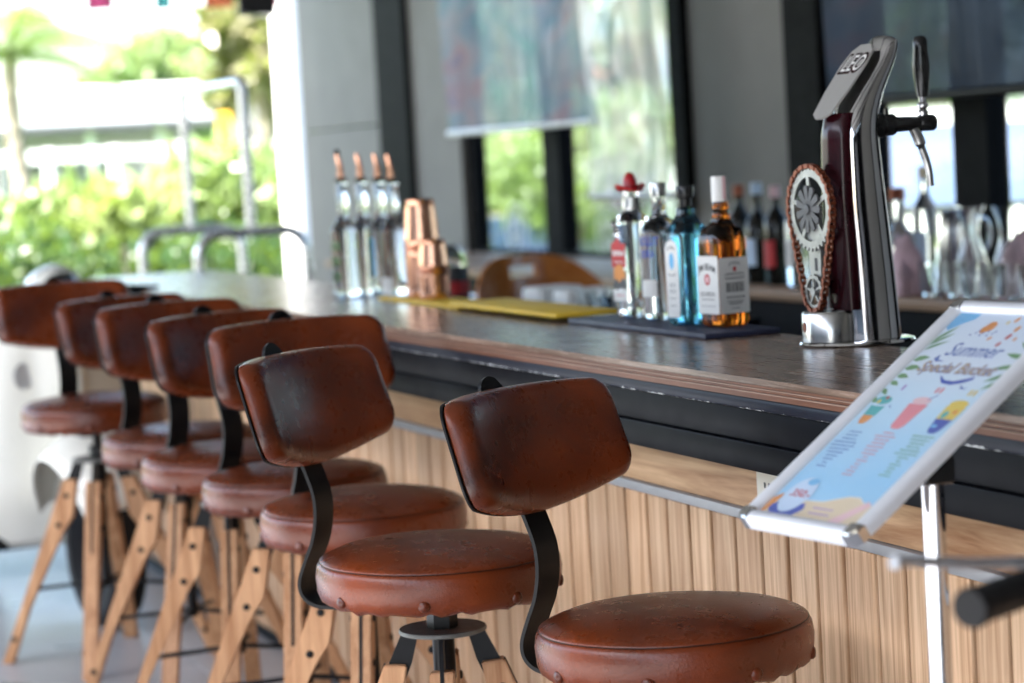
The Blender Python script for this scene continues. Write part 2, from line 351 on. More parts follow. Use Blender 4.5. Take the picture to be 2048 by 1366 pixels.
# ------------------------------------------------------------------ setting: ground, floor, canopy, wall
M().box(-400, 400, -400, 800, -1.2, -.055).build('ground', 'asphalt', kind='structure')
fl = thing('floor', 'smooth blue grey tiled floor under the bar and stools', 'floor'); del fl['category']; fl['kind'] = 'structure'
tm = None; TS = .797
M().box(-5.6, 3.6, -7.2, 12.8, -.05, -.006).build('floor_slab', 'grey_trim', fl)
for i in range(-6, 4):
    for j in range(-9, 16):
        x, y = .24+i*.8, .30+j*.8
        if tm is None:
            tm = M().box(-TS/2, TS/2, -TS/2, TS/2, -.012, 0, .0015).build('tile', 'floor_tile', fl, loc=(x, y, 0))
        else:
            o = tm.copy(); COL.objects.link(o); o.location = (x, y, 0)
can = thing('canopy', 'added flat grey canopy roof shading the bar, unseen above the frame', 'canopy')  # unseen roof, added to keep the bar in shade
M().box(-1.95, 3.75, -7.2, 12.6, 2.95, 3.1).build('roof_slab', 'ceiling_grey', can)
for y in (-6.9, -1.2, 4.5, 12.2):
    M().box(-1.9, -1.75, y, y+.15, 0, 2.95, .008).build('post', 'dark_post', can)
for y in (-6.2, -3.6, -1, 1.6, 4.2, 6.8, 9.4, 12):
    M().box(-1.9, 3.6, y, y+.1, 2.83, 2.949).build('beam', 'dark_post', can)

t = thing('added_rear_wall', 'added dark wall blocking light, unseen behind the camera', 'building', (0, -7.3, 0))  # unseen wall, added to cut light and reflections from behind
M().box(-3.4, 3.75, -.15, 0, 0, 2.94, .005).build('wall', 'dark_post', t)
M().box(-1.1, 1.1, .005, .05, .0, 2.3, .005).build('door', 'seat_grey', t)
t = thing('added_shop_row', 'added long grey shop building blocking low sky, unseen left of the frame', 'building', (-11, 2, 0))  # unseen building, added to block bright sky on the left
M().box(-.4, 0, -14, 9.5, 0, 5.2, .02).build('wall', 'shop_grey', t); M().box(-.5, .35, -14.1, 9.6, 5.205, 5.4, .02).build('roof', 'seat_grey', t)
for k in range(7):
    y0 = -13+k*3.2; wn_ = M().box(.004, .05, y0, y0+2.2, .4, 2.6).build('window', 'dark_post', t); M().box(.051, .055, y0+.08, y0+2.12, .48, 2.52).build('pane', 'dark_glass', wn_)
WX = 3.65
wl = thing('bar_wall', 'grey panelled back wall with black posts and windows behind the bar', 'wall', (WX, 8, 0))
def wp(name, y0, y1, z0, z1, mat, x0=0, x1=.12, bev=.004, parent=wl):
    return M().box(x0, x1, y0-8, y1-8, z0, z1, bev).build(name, mat, parent)
wp('wall_panel', 11.14, 12.55, 0, 1.495, 'grey_panel'); wp('wall_panel', 11.14, 12.55, 1.502, 2.94, 'grey_panel')
for y0, y1 in ((10.08, 10.70), (6.93, 7.69)): wp('wall_panel', y0, y1, 0, 2.94, 'grey_panel')
for y0, y1 in ((10.70, 11.14), (7.69, 7.80), (6.70, 6.93), (2.0, 2.2), (-3.0, -2.8)):
    wp('post', y0, y1, 0, 2.94, 'dark_post', -.03, .15)
wp('wall_base', 7.80, 10.08, 0, .86, 'grey_panel'); wp('wall_base', 2.2, 6.70, 0, .86, 'grey_panel')
wp('wall_panel', 6.56, 6.695, .862, 2.94, 'grey_panel', .01, .11)
def window(y0, y1, z0, z1, mulls, decs, grey=None):
    f = M().box(.03, .09, y0-8, y0-7.93, z0, z1).box(.03, .09, y1-8.07, y1-8, z0, z1).box(.031, .089, y0-7.93, y1-8.07, z0, z0+.05).box(.031, .089, y0-7.93, y1-8.07, z1-.05, z1)
    for a, b in mulls: f.box(.025, .095, a-8, b-8, z0+.05, z1-.05)
    win = f.build('window', 'dark_post', wl)
    ed = [y0+.07]+[q for ab in mulls for q in ab]+[y1-.07]
    for a, b in zip(ed[::2], ed[1::2]):
        M().box(.057, .063, a-8, b-8, z0+.05, z1-.05).build('pane', 'window_glass', win)
    for y, z, r in decs:
        d = M()
        for r0, r1 in ((r*.86, r), (r*.70, r*.76)):
            n = 40
            for i in range(n):
                t0, t1 = 2*math.pi*i/n, 2*math.pi*(i+1)/n
                d.add([(.052, y-8+q*math.cos(t), z+q*.86*math.sin(t)) for q, t in ((r0, t0), (r1, t0), (r1, t1), (r0, t1))], [(0, 1, 2, 3)])
        for k in range(5):
            a = 2*math.pi*k/5+.3; d.flat(ell(-(y-8)-r*.36*math.cos(a), z+r*.36*math.sin(a), r*.20, r*.24, 14), (.051, 0, 0), (0, -1, 0), (0, 0, 1))
        d.build('round_decal', 'decal_white', win)
    return win
window(7.80, 10.08, .862, 2.94, [(9.00, 9.18)], [(9.585, 1.0, .135), (8.60, .99, .135)])
window(4.7, 6.555, .862, 2.94, [(5.84, 6.02)], [])
wp('wall_panel', 2.2, 3.35, .862, 2.94, 'strip_grey'); wp('wall_panel', 3.355, 4.1, .862, 2.94, 'dark_post'); wp('wall_panel', 4.105, 4.695, .862, 2.94, 'strip_grey')  # unseen panels, light and dark tones chosen for the tap tower's reflections
wp('wall_panel', -2.8, 2.0, 0, 2.94, 'grey_panel'); wp('wall_panel', -7.2, -3.0, 0, 2.94, 'dark_post')  # unseen wall stretch, added to shut out light from the right
wc = thing('white_column', 'bright white round column at the far end of grey wall', 'column', (3.775, 13.2, 0))
M().lathe([(0, 0), (.078, 0), (.078, 3.6), (0, 3.6)], 40).build('shaft', 'white_wall', wc, True)
M().lathe([(0, -.02), (.12, -.02), (.12, .10), (.10, .12), (.0855, .12)], 40).build('base', 'white_wall', wc, True)

# roll-down clear sheets hanging in front of the windows
def sheet(name, label, x, y0, y1, zb, mat, bar, amp, freq, ph):
    t = thing(name, label, 'blind', (x, (y0+y1)/2, zb), group='roll-down plastic sheets'); w2 = (y1-y0)/2; H = 2.9-zb
    m = M(); nu, nv = 48, 14; vs = []
    for j in range(nv+1):
        for i in range(nu+1):
            yy = -w2+2*w2*i/nu; zz = H*j/nv
            vs.append((amp*math.sin(freq*yy+ph+1.3*math.sin(zz*2+ph))+amp*.5*math.sin(zz*4.2+yy*3), yy, zz))
    m.add(vs, [(j*(nu+1)+i, j*(nu+1)+i+1, (j+1)*(nu+1)+i+1, (j+1)*(nu+1)+i) for j in range(nv) for i in range(nu)])
    m.build('plastic_sheet', mat, t, 80)
    M().lathe([(.0, -w2), (.014, -w2), (.014, w2), (0, w2)], 14, (0, 0, -.006), 'y').build('bottom_bar', bar, t, True)
    M().lathe([(.0, -w2), (.035, -w2), (.035, w2), (0, w2)], 16, (0, 0, H), 'y').build('roller', 'aluminium', t, True)
    return t
sheet('roll_up_blind', 'half raised tinted plastic blind with painted-in reflections and pale bottom bar over the left window', 3.50, 8.17, 9.80, 1.425, 'pvc_sheet', 'white_frame', .012, 4, 0)
sheet('roll_up_blind', 'rippled clear plastic blind hanging lower, beside the grey panel', 3.46, 7.44, 8.16, 1.15, 'pvc_clear', 'grey_trim', .020, 9, 1)
sheet('roll_up_blind', 'dark blue tinted blind behind the beer tap', 3.50, 4.6, 6.42, 1.412, 'pvc_dark', 'black_metal', .008, 3, 2)

# ------------------------------------------------------------------ bar counter
bar = thing('bar_counter', 'long wooden bar counter with dark top and vertical plank front', 'bar counter', (0, 0, 0))
Y0, Y1 = 1.2, 8.55
def edge(y): # front edge drifts a little towards the far end
    return 1.578 if y < 6.2 else 1.578+.020*(y-6.2)**1.7
def back(y): return 1.965+.026*(y-3.0)
def slab(name, z0, z1, inset, mat, mb=.0, backin=0):
    ys = [Y0, 3, 4.5, 6.2, 6.8, 7.4, 8.0, 8.55]; p = [(edge(y)+inset, y) for y in ys]+[(back(y)-backin, y) for y in ys[::-1]]
    bm = bmesh.new(); n = len(p)
    lo = [bm.verts.new((x, y, z0)) for x, y in p]; hi = [bm.verts.new((x, y, z1)) for x, y in p]
    bm.faces.new(lo[::-1]); tf = bm.faces.new(hi)
    for i in range(n): bm.faces.new((lo[i], lo[(i+1) % n], hi[(i+1) % n], hi[i]))
    if mb: bmesh.ops.bevel(bm, geom=[e for e in tf.edges], offset=mb, segments=3, affect='EDGES')
    return M().frombm(bm).build(name, mat, bar, 30)
slab('counter_top', .9505, .960, 0, ['counter_wood'], .003)
slab('edge_layer', .9465, .950, .0005, 'ply_edge'); slab('edge_layer', .9445, .946, -.0012, 'ply_pale')
slab('edge_layer', .9395, .944, .004, 'ply_edge'); slab('edge_layer', .9375, .939, .0015, 'ply_pale'); slab('edge_layer', .9295, .937, .003, 'ply_edge')
def strip(name, x0, x1, z0, z1, mat, bev=.002, ya=Y0+.01, yb=8.4):
    return M().box(x0, x1, ya, yb, z0, z1, bev).build(name, mat, bar, 30)
strip('fascia_trim', 1.590, 1.66, .9085, .9285, 'chipped_paint', .005)
strip('fascia_board', 1.606, 1.66, .8575, .908, 'black_paint', .0015)
strip('fascia_board', 1.598, 1.66, .815, .857, 'black_paint', .0022)
strip('core', 1.722, 1.90, .02, .925, 'black_paint', .002)
strip('fascia_back', 1.6605, 1.7215, .82, .925, 'black_paint', .001)
strip('back_panel', 1.905, 1.925, .02, .925, 'black_paint', .002)
# horizontal boards, aluminium strip, vertical planks
yy = Y0+.02; pb = None
for ln in (1.02, .62, 1.30, 1.30, 1.30, 1.30):
    M().box(1.701, 1.7215, yy, min(yy+ln-.0012, 8.38), .7225, .8145, .0008).build('panel_board', 'panel_wood', bar); yy += ln
strip('metal_strip', 1.690, 1.7215, .7055, .7215, 'strip_grey', .0012)
pm = []
for w2 in (.0445, .0425, .0465):
    pm.append(M().box(0, .020, -w2, w2-.0100, .03, .704, .0036))
protos = []; y = Y0+.07; i = 0
while y < 8.3:
    k = (i*7+i//3) % 3; w2 = (.0445, .0425, .0465)[k]; y += w2
    if len(protos) < 3 and k == len(protos):
        o = pm[k].build('plank', 'plank_wood', bar, loc=(1.6960+.0008*(i % 2), y, 0)); protos.append(o)
    else:
        src = protos[min(k, len(protos)-1)]; o = src.copy(); COL.objects.link(o); o.location = (1.6960+.0011*((i*5) % 3)/2, y, 0)
    y += w2; i += 1
M().box(1.7165, 1.7216, Y0+.01, 8.4, .0295, .7045).build('groove_backing', 'groove_wood', bar)
M().box(1.695, 1.72, Y0+.01, 8.4, 0, .029).build('kick_board', 'black_paint', bar)
sp = M().box(1.6955, 1.7009, 3.29, 3.405, .738, .808, .002).build('socket_plate', 'cream_plastic', bar)
M().box(1.6945, 1.6954, 3.372, 3.377, .763, .772).box(1.6945, 1.6954, 3.357, 3.362, .763, .772).build('socket_slot', 'dark_print', sp)

# ------------------------------------------------------------------ bar stools
def seat_mesh():
    prof = [(0, .021), (.05, .0208), (.10, .0185), (.14, .0145), (.168, .009), (.184, .003), (.1905, -.001), (.1915, -.0032), (.1908, -.0046), (.1935, -.0065), (.1962, -.012),
            (.1985, -.028), (.197, -.048), (.192, -.062), (.182, -.0695), (.15, -.071), (0, -.071)]
    m = M().lathe(prof, 72); r2 = random.Random(3); ph = [r2.uniform(0, 6) for _ in range(6)]
    out = []
    for x, y, z in m.v:
        a = math.atan2(y, x); r = math.hypot(x, y); q = 1
        if z < -.03 and r > .15:   # puckers near the studs
            c = math.cos(4*a); q = 1-.006*max(0, c)**6; z += .0022*math.sin(23*a+ph[0])+.0015*math.sin(41*a)
        if z > 0: z += .0009*math.sin(19*x+ph[1])*math.sin(17*y+ph[2])
        out.append((x*q, y*q, z))
    m.v = out; return m
def pad_outline(n=72, sc_=1.0):
    W_, H_, rc = .203, .068, .030; pts = []
    def seg(a, b, k): return [(a[0]+(b[0]-a[0])*q/k, a[1]+(b[1]-a[1])*q/k) for q in range(k)]
    def cor(cx, cy, a0): return [(cx+rc*math.cos(R(a0+90*q/7)), cy+rc*math.sin(R(a0+90*q/7))) for q in range(7)]
    pts += cor(W_-rc, H_-rc, 0)+seg((W_-rc, H_), (-W_+rc, H_), 18)+cor(-W_+rc, H_-rc, 90)+seg((-W_, H_-rc), (-W_, -H_+rc), 4)
    pts += cor(-W_+rc, -H_+rc, 180)+seg((-W_+rc, -H_), (W_-rc, -H_), 22)+cor(W_-rc, -H_+rc, 270)+seg((W_, -H_+rc), (W_, H_-rc), 4)
    out = []
    for x, z in pts:
        u = min(1, abs(x)/W_); top = .069+.014*(1-u**2.4); bot = .078+.031*(1-u**1.7)
        z = z*(top/H_) if z > 0 else z*(bot/H_)
        out.append((x*(1+.018*(-z/.08))*sc_, z*sc_))
    return out
TILT = R(17); PY, PZ = .252, .262
def pad_map(x, d, z):   # x across, d outwards(+)/towards the sitter(-), z up
    Rb = .42; a = x/Rb; X = (Rb+d)*math.sin(a); Y = (Rb+d)*math.cos(a)-Rb
    return (X, PY+Y*math.cos(TILT)+z*math.sin(TILT)*1.0, PZ+z*math.cos(TILT)-Y*math.sin(TILT)*.6)
def pad_mesh(rings, scale):
    ol = pad_outline(72, scale); n = len(ol); vs = []; fs = []
    for s_, d in rings:
        for x, z in ol: vs.append(pad_map(x*s_, d, z*s_))
    for j in range(len(rings)-1):
        for i in range(n): fs.append((j*n+i, j*n+(i+1) % n, (j+1)*n+(i+1) % n, (j+1)*n+i))
    c0 = len(vs); vs.append(pad_map(0, rings[0][1], 0)); vs.append(pad_map(0, rings[-1][1], 0)); m = len(rings)-1
    fs += [(c0, (i+1) % n, i) for i in range(n)]+[(c0+1, m*n+i, m*n+(i+1) % n) for i in range(n)]
    return M().add(vs, fs)
FR = [(.25, -.0315), (.5, -.0312), (.7, -.0302), (.82, -.0288), (.90, -.0262), (.945, -.0225), (.972, -.0175), (.990, -.0105), (1.0, -.002), (1.0, .006), (.985, .0095), (.5, .0100)]
def bracket_mesh():
    path = smooth_path([(.05, 0, -.0755), (.17, 0, -.0765), (.222, 0, -.0755), (.247, 0, -.061), (.2525, 0, -.037), (.240, 0, -.004), (.223, 0, .032), (.2145, 0, .072), (.2165, 0, .110), (.231, 0, .150), (.252, 0, .20), (.276, 0, .275), (.2955, 0, .336), (.2975, 0, .3415), (.2995, 0, .347), (.301, 0, .3525), (.3025, 0, .357)], 5)
    vs = []; fs = []; n = len(path)
    for i, p in enumerate(path):
        t = (path[min(i+1, n-1)]-path[max(i-1, 0)]).normalized(); nn = Vector((-t.z, 0, t.x)); k = i/(n-1)
        hw = .0265; d_ = (path[-1]-p).length
        if k > .8 and d_ < hw: hw *= math.sqrt(max(.02, 1-((hw-d_)/hw)**2))
        for sx, sn in ((-1, -1), (1, -1), (1, 1), (-1, 1)):
            q = p+nn*(sn*.003); vs.append((sx*hw, q.x, q.z))
    for i in range(n-1):
        for k in range(4): fs.append((i*4+k, i*4+(k+1) % 4, i*4+4+(k+1) % 4, i*4+4+k))
    fs += [(3, 2, 1, 0), tuple((n-1)*4+k for k in range(4))]
    return M().add(vs, fs)
LEG = [(.060, .496), (.097, .499), (.300, .0), (.270, .0), (.214, .150), (.116, .345), (.078, .395)]
def make_stool():
    t = thing('bar_stool', '', 'bar stool', group='brown leather bar stools along the counter')
    seat = seat_mesh().build('seat', 'leather', t, 60)
    for i in range(8):
        a = R(22.5+45*i); M().lathe([(.0100, 0), (.0096, .003), (.0068, .0058), (0, .0068)], 12, (0, 0, 0), 'x').build('stud', 'leather', seat, True, (.1935*math.cos(a), .1935*math.sin(a), -.052), a)
    M().tube([(.1918*math.cos(2*math.pi*i/72), .1918*math.sin(2*math.pi*i/72), -.0038) for i in range(72)], .0007, 5, True).build('seam', 'black_metal', seat, True)
    back = pad_mesh(FR, 1.0).build('backrest', 'leather', t, 70)
    pad_mesh([(.5, .0104), (.996, .0104), (1.001, .0120), (.996, .0150), (.5, .0155)], 1.0).build('back_shell', 'black_metal', back, 50)
    bracket_mesh().build('back_bracket', 'black_metal', t, 30)
    M().lathe([(.0, .2), (.013, .2), (.013, .64), (0, .64)], 16).build('screw', 'black_metal', t, True)
    M().lathe([(.0, .546), (.066, .546), (.071, .548), (.071, .552), (.070, .554), (0, .554)], 48).build('disc_plate', 'steel_disc', t, True)
    M().lathe([(.0, .5545), (.025, .5545), (.025, .584), (.022, .587), (0, .587)], 6).build('nut', 'black_metal', t)
    M().lathe([(.0, .47), (.018, .47), (.018, .5455), (0, .5455)], 20).build('collar', 'black_metal', t, True)
    ring = M()
    for k in range(4):
        a = k*math.pi/2; c, s_ = math.cos(a), math.sin(a)
        ring.tube([(.012*c, .012*s_, .215), (.10*c, .10*s_, .207), (.192*c, .192*s_, .20)], .0055, 8)
    ring.build('brace_rods', 'black_metal', t, True)
    for k in range(4):
        a = k*math.pi/2
        m = M(); bm = bmesh.new(); vb = [bm.verts.new((p, -.0195, q)) for p, q in LEG]; vt = [bm.verts.new((p, .0195, q)) for p, q in LEG]; n = len(LEG)
        bm.faces.new(vb); bm.faces.new(vt[::-1])
        for i in range(n): bm.faces.new((vb[(i+1) % n], vb[i], vt[i], vt[(i+1) % n]))
        bmesh.ops.bevel(bm, geom=list(bm.edges), offset=.0022, segments=2, affect='EDGES')
        leg = m.frombm(bm).build('leg', 'leg_wood', t, 30, rotz=a)
        st = M().prism([(.040, .545), (.068, .545), (.094, .49), (.100, .42), (.086, .42), (.052, .50)], (0, -.0035, 0), (1, 0, 0), (0, 0, 1), (0, .007, 0))
        st.prism([(.0955, .4985), (.0978, .5), (.1718, .3185), (.1712, .3165), (.1695, .3165)], (0, -.0032, 0), (1, 0, 0), (0, 0, 1), (0, .0064, 0))
        st.build('bracket_plate', 'black_metal', leg)
        for p, q in ((.092, .455), (.118, .375), (.262, .068)):
            for sgn in (-1, 1):
                M().lathe([(.0075, 0), (.0075, .002), (.0055, .0042), (0, .0048)] if sgn > 0 else [(0, -.0048), (.0055, -.0042), (.0075, -.002), (.0075, 0)], 10, (p, sgn*.0195, q), 'y').build('bolt', 'black_metal', leg, True)
    return t
stool = make_stool()
def collect(o):
    k = [c for c in bpy.data.objects if c.parent == o]; CH[o.name] = k
    for c in k: collect(c)
collect(stool)
#        x      y     rim z  back angle  leg angle label
STOOLS = [(1.398, 3.093, .637, 122, 157, 'nearest brown leather bar stool, its seat low at the bottom of the frame'),
          (1.243, 3.650, .676, 131, 158, 'second nearest brown bar stool, with its round steel disc showing under the seat'),
          (1.351, 4.394, .661, 102, 154, 'third nearest brown bar stool, half hidden behind the second backrest'),
          (1.378, 4.968, .657, 111, 156, 'fourth bar stool from the camera, middle one of the seven in the row'),
          (1.341, 5.391, .664, 106, 160, 'fifth bar stool from the camera, between the middle one and the last two'),
          (1.357, 5.919, .664, 110, 152, 'sixth bar stool from the camera, beside the farthest stool'),
          (1.262, 6.520, .706, 97, 157, 'farthest brown bar stool, in front of the white scooter')]
SEATPARTS = ('seat', 'backrest', 'back_bracket')
for i, (x, y, z, ba, la, lab) in enumerate(STOOLS):
    s = stool if i == 0 else copy_tree(stool)
    s.location = (x, y, 0); s.rotation_euler.z = R(la); s['label'] = lab
    ch = CH[stool.name] if i == 0 else kids(s)
    for c in ch:
        if c.name.split('.')[0] in SEATPARTS:
            c.location = (0, 0, z-((.010, .018, 0, 0, 0, 0, .022)[i] if c.name.startswith('back') else 0)); c.rotation_euler.z = R(ba-90-la)
            c.rotation_euler.x = R((-1.0, .4, .8, -.3, .5, -.6, .2)[i])

# ------------------------------------------------------------------ things on the counter
ZC = .960
def mat_on_bar(name, label, x0, x1, y0, y1, rz, mat, z=ZC+.0006, t=.008, cat='bar mat'):
    o = M().box(-(x1-x0)/2, (x1-x0)/2, -(y1-y0)/2, (y1-y0)/2, 0, t, .002)
    n = o.build(name, mat, None, 30, ((x0+x1)/2, (y0+y1)/2, z), R(rz)); n['label'] = label; n['category'] = cat; return n
a = mat_on_bar('bar_mat', 'yellow bar mat under the copper shakers', 1.868, 1.985, 5.22, 5.86, -1.2, 'yellow_mat'); a['group'] = 'bar mats'
b = mat_on_bar('bar_mat', 'yellow bar mat lying between the copper shakers and the liquor bottles', 1.842, 1.985, 4.56, 5.24, -1.0, 'yellow_mat', ZC+.0092, .009); b['group'] = 'bar mats'
c = mat_on_bar('bar_mat', 'dark blue bar mat under the four liquor bottles', 1.842, 1.992, 3.865, 4.52, -.6, 'blue_mat', ZC+.0006, .010); c['group'] = 'bar mats'
ZM = ZC+.0112

NL = ((0, -1, 0), (0, 0, 1))     # front face looks along -X: right, up
SD = ((1, 0, 0), (0, 0, 1))      # side face looks along -Y
def rect(x0, x1, y0, y1): return [(x0, y0), (x1, y0), (x1, y1), (x0, y1)]
def rrect(x0, x1, y0, y1, r, n=4):
    out = []
    for cx, cy, a0 in ((x1-r, y0+r, -90), (x1-r, y1-r, 0), (x0+r, y1-r, 90), (x0+r, y0+r, 180)):
        out += [(cx+r*math.cos(R(a0+90*i/n)), cy+r*math.sin(R(a0+90*i/n))) for i in range(n+1)]
    return out
# bourbon: square section, amber
t = thing('liquor_bottle', 'square amber liquor bottle with white label and white capped neck', 'bottle', (1.948, 4.005, ZM), R(9), 'liquor bottles on the blue mat'); t.scale = (.92, .92, 1)
W = .0385
M().lathe([(.0, .001), (.032, 0), (.0375, .004), (W, .012), (W, .150), (.0375, .166), (.032, .178), (.021, .186), (.0165, .192), (.0165, .198)], 48, p=6).lathe([(.0165, .198), (.0185, .203), (.0165, .209), (.0148, .212), (.0180, .219), (.0148, .226), (.0145, .262), (0, .262)], 32).build('bottle_glass', 'amber_liquor', t, 50)
M().lathe([(.0, .228), (.0165, .228), (.0160, .272), (.0150, .2745), (0, .2745)], 28).build('cap', 'paper_white', t, 40)
M().box(-.0035, .0035, -.0172, -.0166, .232, .2735).build('tax_strip', 'pale_pink_print', t)
e = .0009
lb = M().prism(rrect(-.034, .0375, .024, .130, .003), (-W-e, 0, 0), *NL, (e*.8, 0, 0)).build('front_label', 'paper_white', t)
m = M(); m.k = 0; m.text('JIM BEAM', .0165, (-W-e-.0003, 0, .110), *NL, arc=.007, bold=.0004, width=.060)
m.text('BOURBON', .0115, (-W-e-.0003, 0, .060), *NL, width=.046); m.flat(rect(-.022, .022, .050, .0512), (-W-e-.0003, 0, 0), *NL); m.flat(rect(-.026, .026, .038, .0388), (-W-e-.0003, 0, 0), *NL)
m.k = 1; m.flat(ell(0, .087, .0095, .0105), (-W-e-.0003, 0, 0), *NL); m.k = 2; m.flat(ell(0, .087, .0055, .0065), (-W-e-.0005, 0, 0), *NL)
m.build('label_print', ['dark_print', 'red_print', 'pale_pink_print'], lb)
lb = M().prism(rrect(-.0375, .033, .024, .126, .003), (0, -W-e, 0), *SD, (0, e*.8, 0)).build('side_label', 'paper_white', t)
m = M(); y_ = -W-e-.0003; m.text('JIM BEAM', .0075, (0, y_, .116), *SD, arc=.003, width=.027)
for z_, w_ in ((.097, .042), (.094, .05), (.089, .05), (.0865, .044), (.046, .04), (.043, .036), (.040, .03), (.033, .02)): m.flat(rect(-w_/2-.001, w_/2-.001, z_, z_+.0011), (0, y_, 0), *SD)
r2 = random.Random(5); x_ = -.022
while x_ < .02:
    w_ = r2.choice((.0006, .001, .0016)); m.flat(rect(x_, x_+w_, .063, .081), (0, y_, 0), *SD); x_ += w_+r2.choice((.0006, .0009, .0013))
for k in range(6): m.flat(ell(-.019+k*.0076, .0535, .0022, .0024, 8), (0, y_, 0), *SD)
m.k = 1; m.flat(ell(0, .105, .004, .0045), (0, y_, 0), *SD); m.build('label_print', ['dark_print', 'red_print'], lb)
# gin: blue glass, sloped shoulders
t = thing('liquor_bottle', 'pale blue glass bottle with black stopper and narrow white label', 'bottle', (1.934, 4.125, ZM), R(9), 'liquor bottles on the blue mat'); t.scale = (.92, .92, .98)
W = .0375
M().lathe([(.0, .001), (.033, 0), (.0365, .005), (W, .02), (.0385, .160), (.041, .170), (.041, .175), (.036, .181), (.026, .193), (.019, .205), (.016, .214), (.0165, .220), (.0135, .224), (0, .224)], 48, p=5).build('bottle_glass', 'blue_glass', t, 45)
M().lathe([(.0, .2245), (.0135, .2245), (.0135, .240), (.0185, .243), (.0195, .262), (.0185, .264), (0, .264)], 28).build('stopper', 'black_plastic', t, 40)
lb = M().prism([(-.021, .014), (.021, .014), (.023, .03), (.023, .146), (.016, .158), (0, .163), (-.016, .158), (-.023, .146), (-.023, .03)], (-.0392-e, 0, 0), *NL, (e*.8, 0, 0)).build('front_label', 'paper_white', t)
m = M(); X_ = -.0392-e-.0003; m.flat(ell(0, .122, .0085, .016), (X_, 0, 0), *NL); m.k = 1; m.text('BOMBAY', .0078, (X_, 0, .148), *NL, arc=.004, width=.030); m.text('SAPPHIRE', .0062, (X_, 0, .094), *NL, arc=-.004, width=.030)
for z_ in (.078, .074, .066, .062, .05, .036): m.flat(rect(-.012, .012, z_, z_+.001), (X_, 0, 0), *NL)
m.build('label_print', ['sky_print', 'dark_print'], lb)
# vodka: round clear
t = thing('liquor_bottle', 'round clear bottle with silver cap and blue lettering', 'bottle', (1.957, 4.295, ZM), R(12), 'liquor bottles on the blue mat')
rb = .0385
M().lathe([(.0, .003), (.034, 0), (rb-.001, .004), (rb, .012), (rb, .165), (.036, .178), (.028, .190), (.018, .198), (.0145, .205), (.014, .238), (0, .238)], 40).build('bottle_glass', 'clear_glass', t, 50)
M().lathe([(.0, .2385), (.0165, .2385), (.0165, .263), (.0155, .2655), (0, .2655)], 28).build('cap', 'steel', t, 40)
def wrap(m, x, z, r, fn): pass
def curved(m0, r):  # bend flat print (built at x = 0 facing -X) round a bottle of radius r
    m0.v = [(-r*math.cos(y/r)+x, r*math.sin(y/r), z) for x, y, z in m0.v]; return m0
def strip_poly(m, x0, x1, z0, z1, n=10, off=0.0):
    for i in range(n):
        p, q = x0+(x1-x0)*i/n, x0+(x1-x0)*(i+1)/n; m.flat(rect(p, q, z0, z1), (off, 0, 0), *NL)
m = M(); m.text('ABSOLUT', .024, (0, 0, .152), *NL, bold=.0006, width=.066); m.text('VODKA', .020, (0, 0, .128), *NL, bold=.0006, width=.046)
curved(m, rb+.0008).build('label_print', 'blue_print', t)
m = M(); strip_poly(m, -.026, .026, .045, .078); curved(m, rb+.0007).build('lower_label', 'paper_white', t, 60)
# tequila: clear with red hat cap
t = thing('liquor_bottle', 'clear bottle with red hat shaped cap and red label', 'bottle', (1.950, 4.412, ZM), R(8), 'liquor bottles on the blue mat')
W = .034
M().lathe([(.0, .003), (.030, 0), (.0335, .005), (W, .02), (W, .178), (.0375, .186), (.0375, .191), (.028, .198), (.019, .206), (.016, .212), (.0155, .250), (0, .250)], 40, p=3.4).build('bottle_glass', 'clear_glass', t, 50)
M().lathe([(.0, .2125), (.0175, .2125), (.0175, .222), (.0168, .226), (.0168, .238), (0, .238)], 26).build('neck_ring', 'steel', t, True)
hat = []
n = 40; vs = []; fs = []; prof = [(.0, .2515), (.020, .2515), (.028, .2530), (.0305, .2585), (.029, .2590), (.020, .2545), (.0150, .2560), (.0135, .272), (.0085, .284), (.003, .2875), (0, .288)]
mm = M().lathe(prof, n); mm.v = [(x*1.0, y, z+.006*math.cos(2*math.atan2(y, x))*(max(0, math.hypot(x, y)-.016)/.014)) for x, y, z in mm.v]; mm.build('hat_cap', 'red_plastic', t, 50)
m = M(); m.k = 0; m.flat([(-.026, .100), (.026, .100), (.026, .148), (.010, .148), (0, .160), (-.018, .150), (-.026, .146)], (-.0352, 0, 0), *NL); m.k = 1; m.flat(ell(0, .086, .022, .020), (-.03525, 0, 0), *NL); m.k = 2; m.flat([(-.026, .058), (.026, .058), (.026, .072), (.012, .080), (0, .070), (-.014, .078), (-.026, .066)], (-.0354, 0, 0), *NL)
m.k = 3; m.flat(rect(-.026, .026, .034, .056), (-.0352, 0, 0), *NL); m.text('SIERRA', .014, (-.0356, 0, .128), *NL, bold=.0005, width=.046); m.text('TEQUILA', .008, (-.0356, 0, .111), *NL, width=.036); m.k = 0; m.flat(rect(-.018, .018, .044, .0455), (-.0355, 0, 0), *NL)
m.build('front_label', ['red_print', 'orange_print', 'seat_grey', 'paper_white'], t)

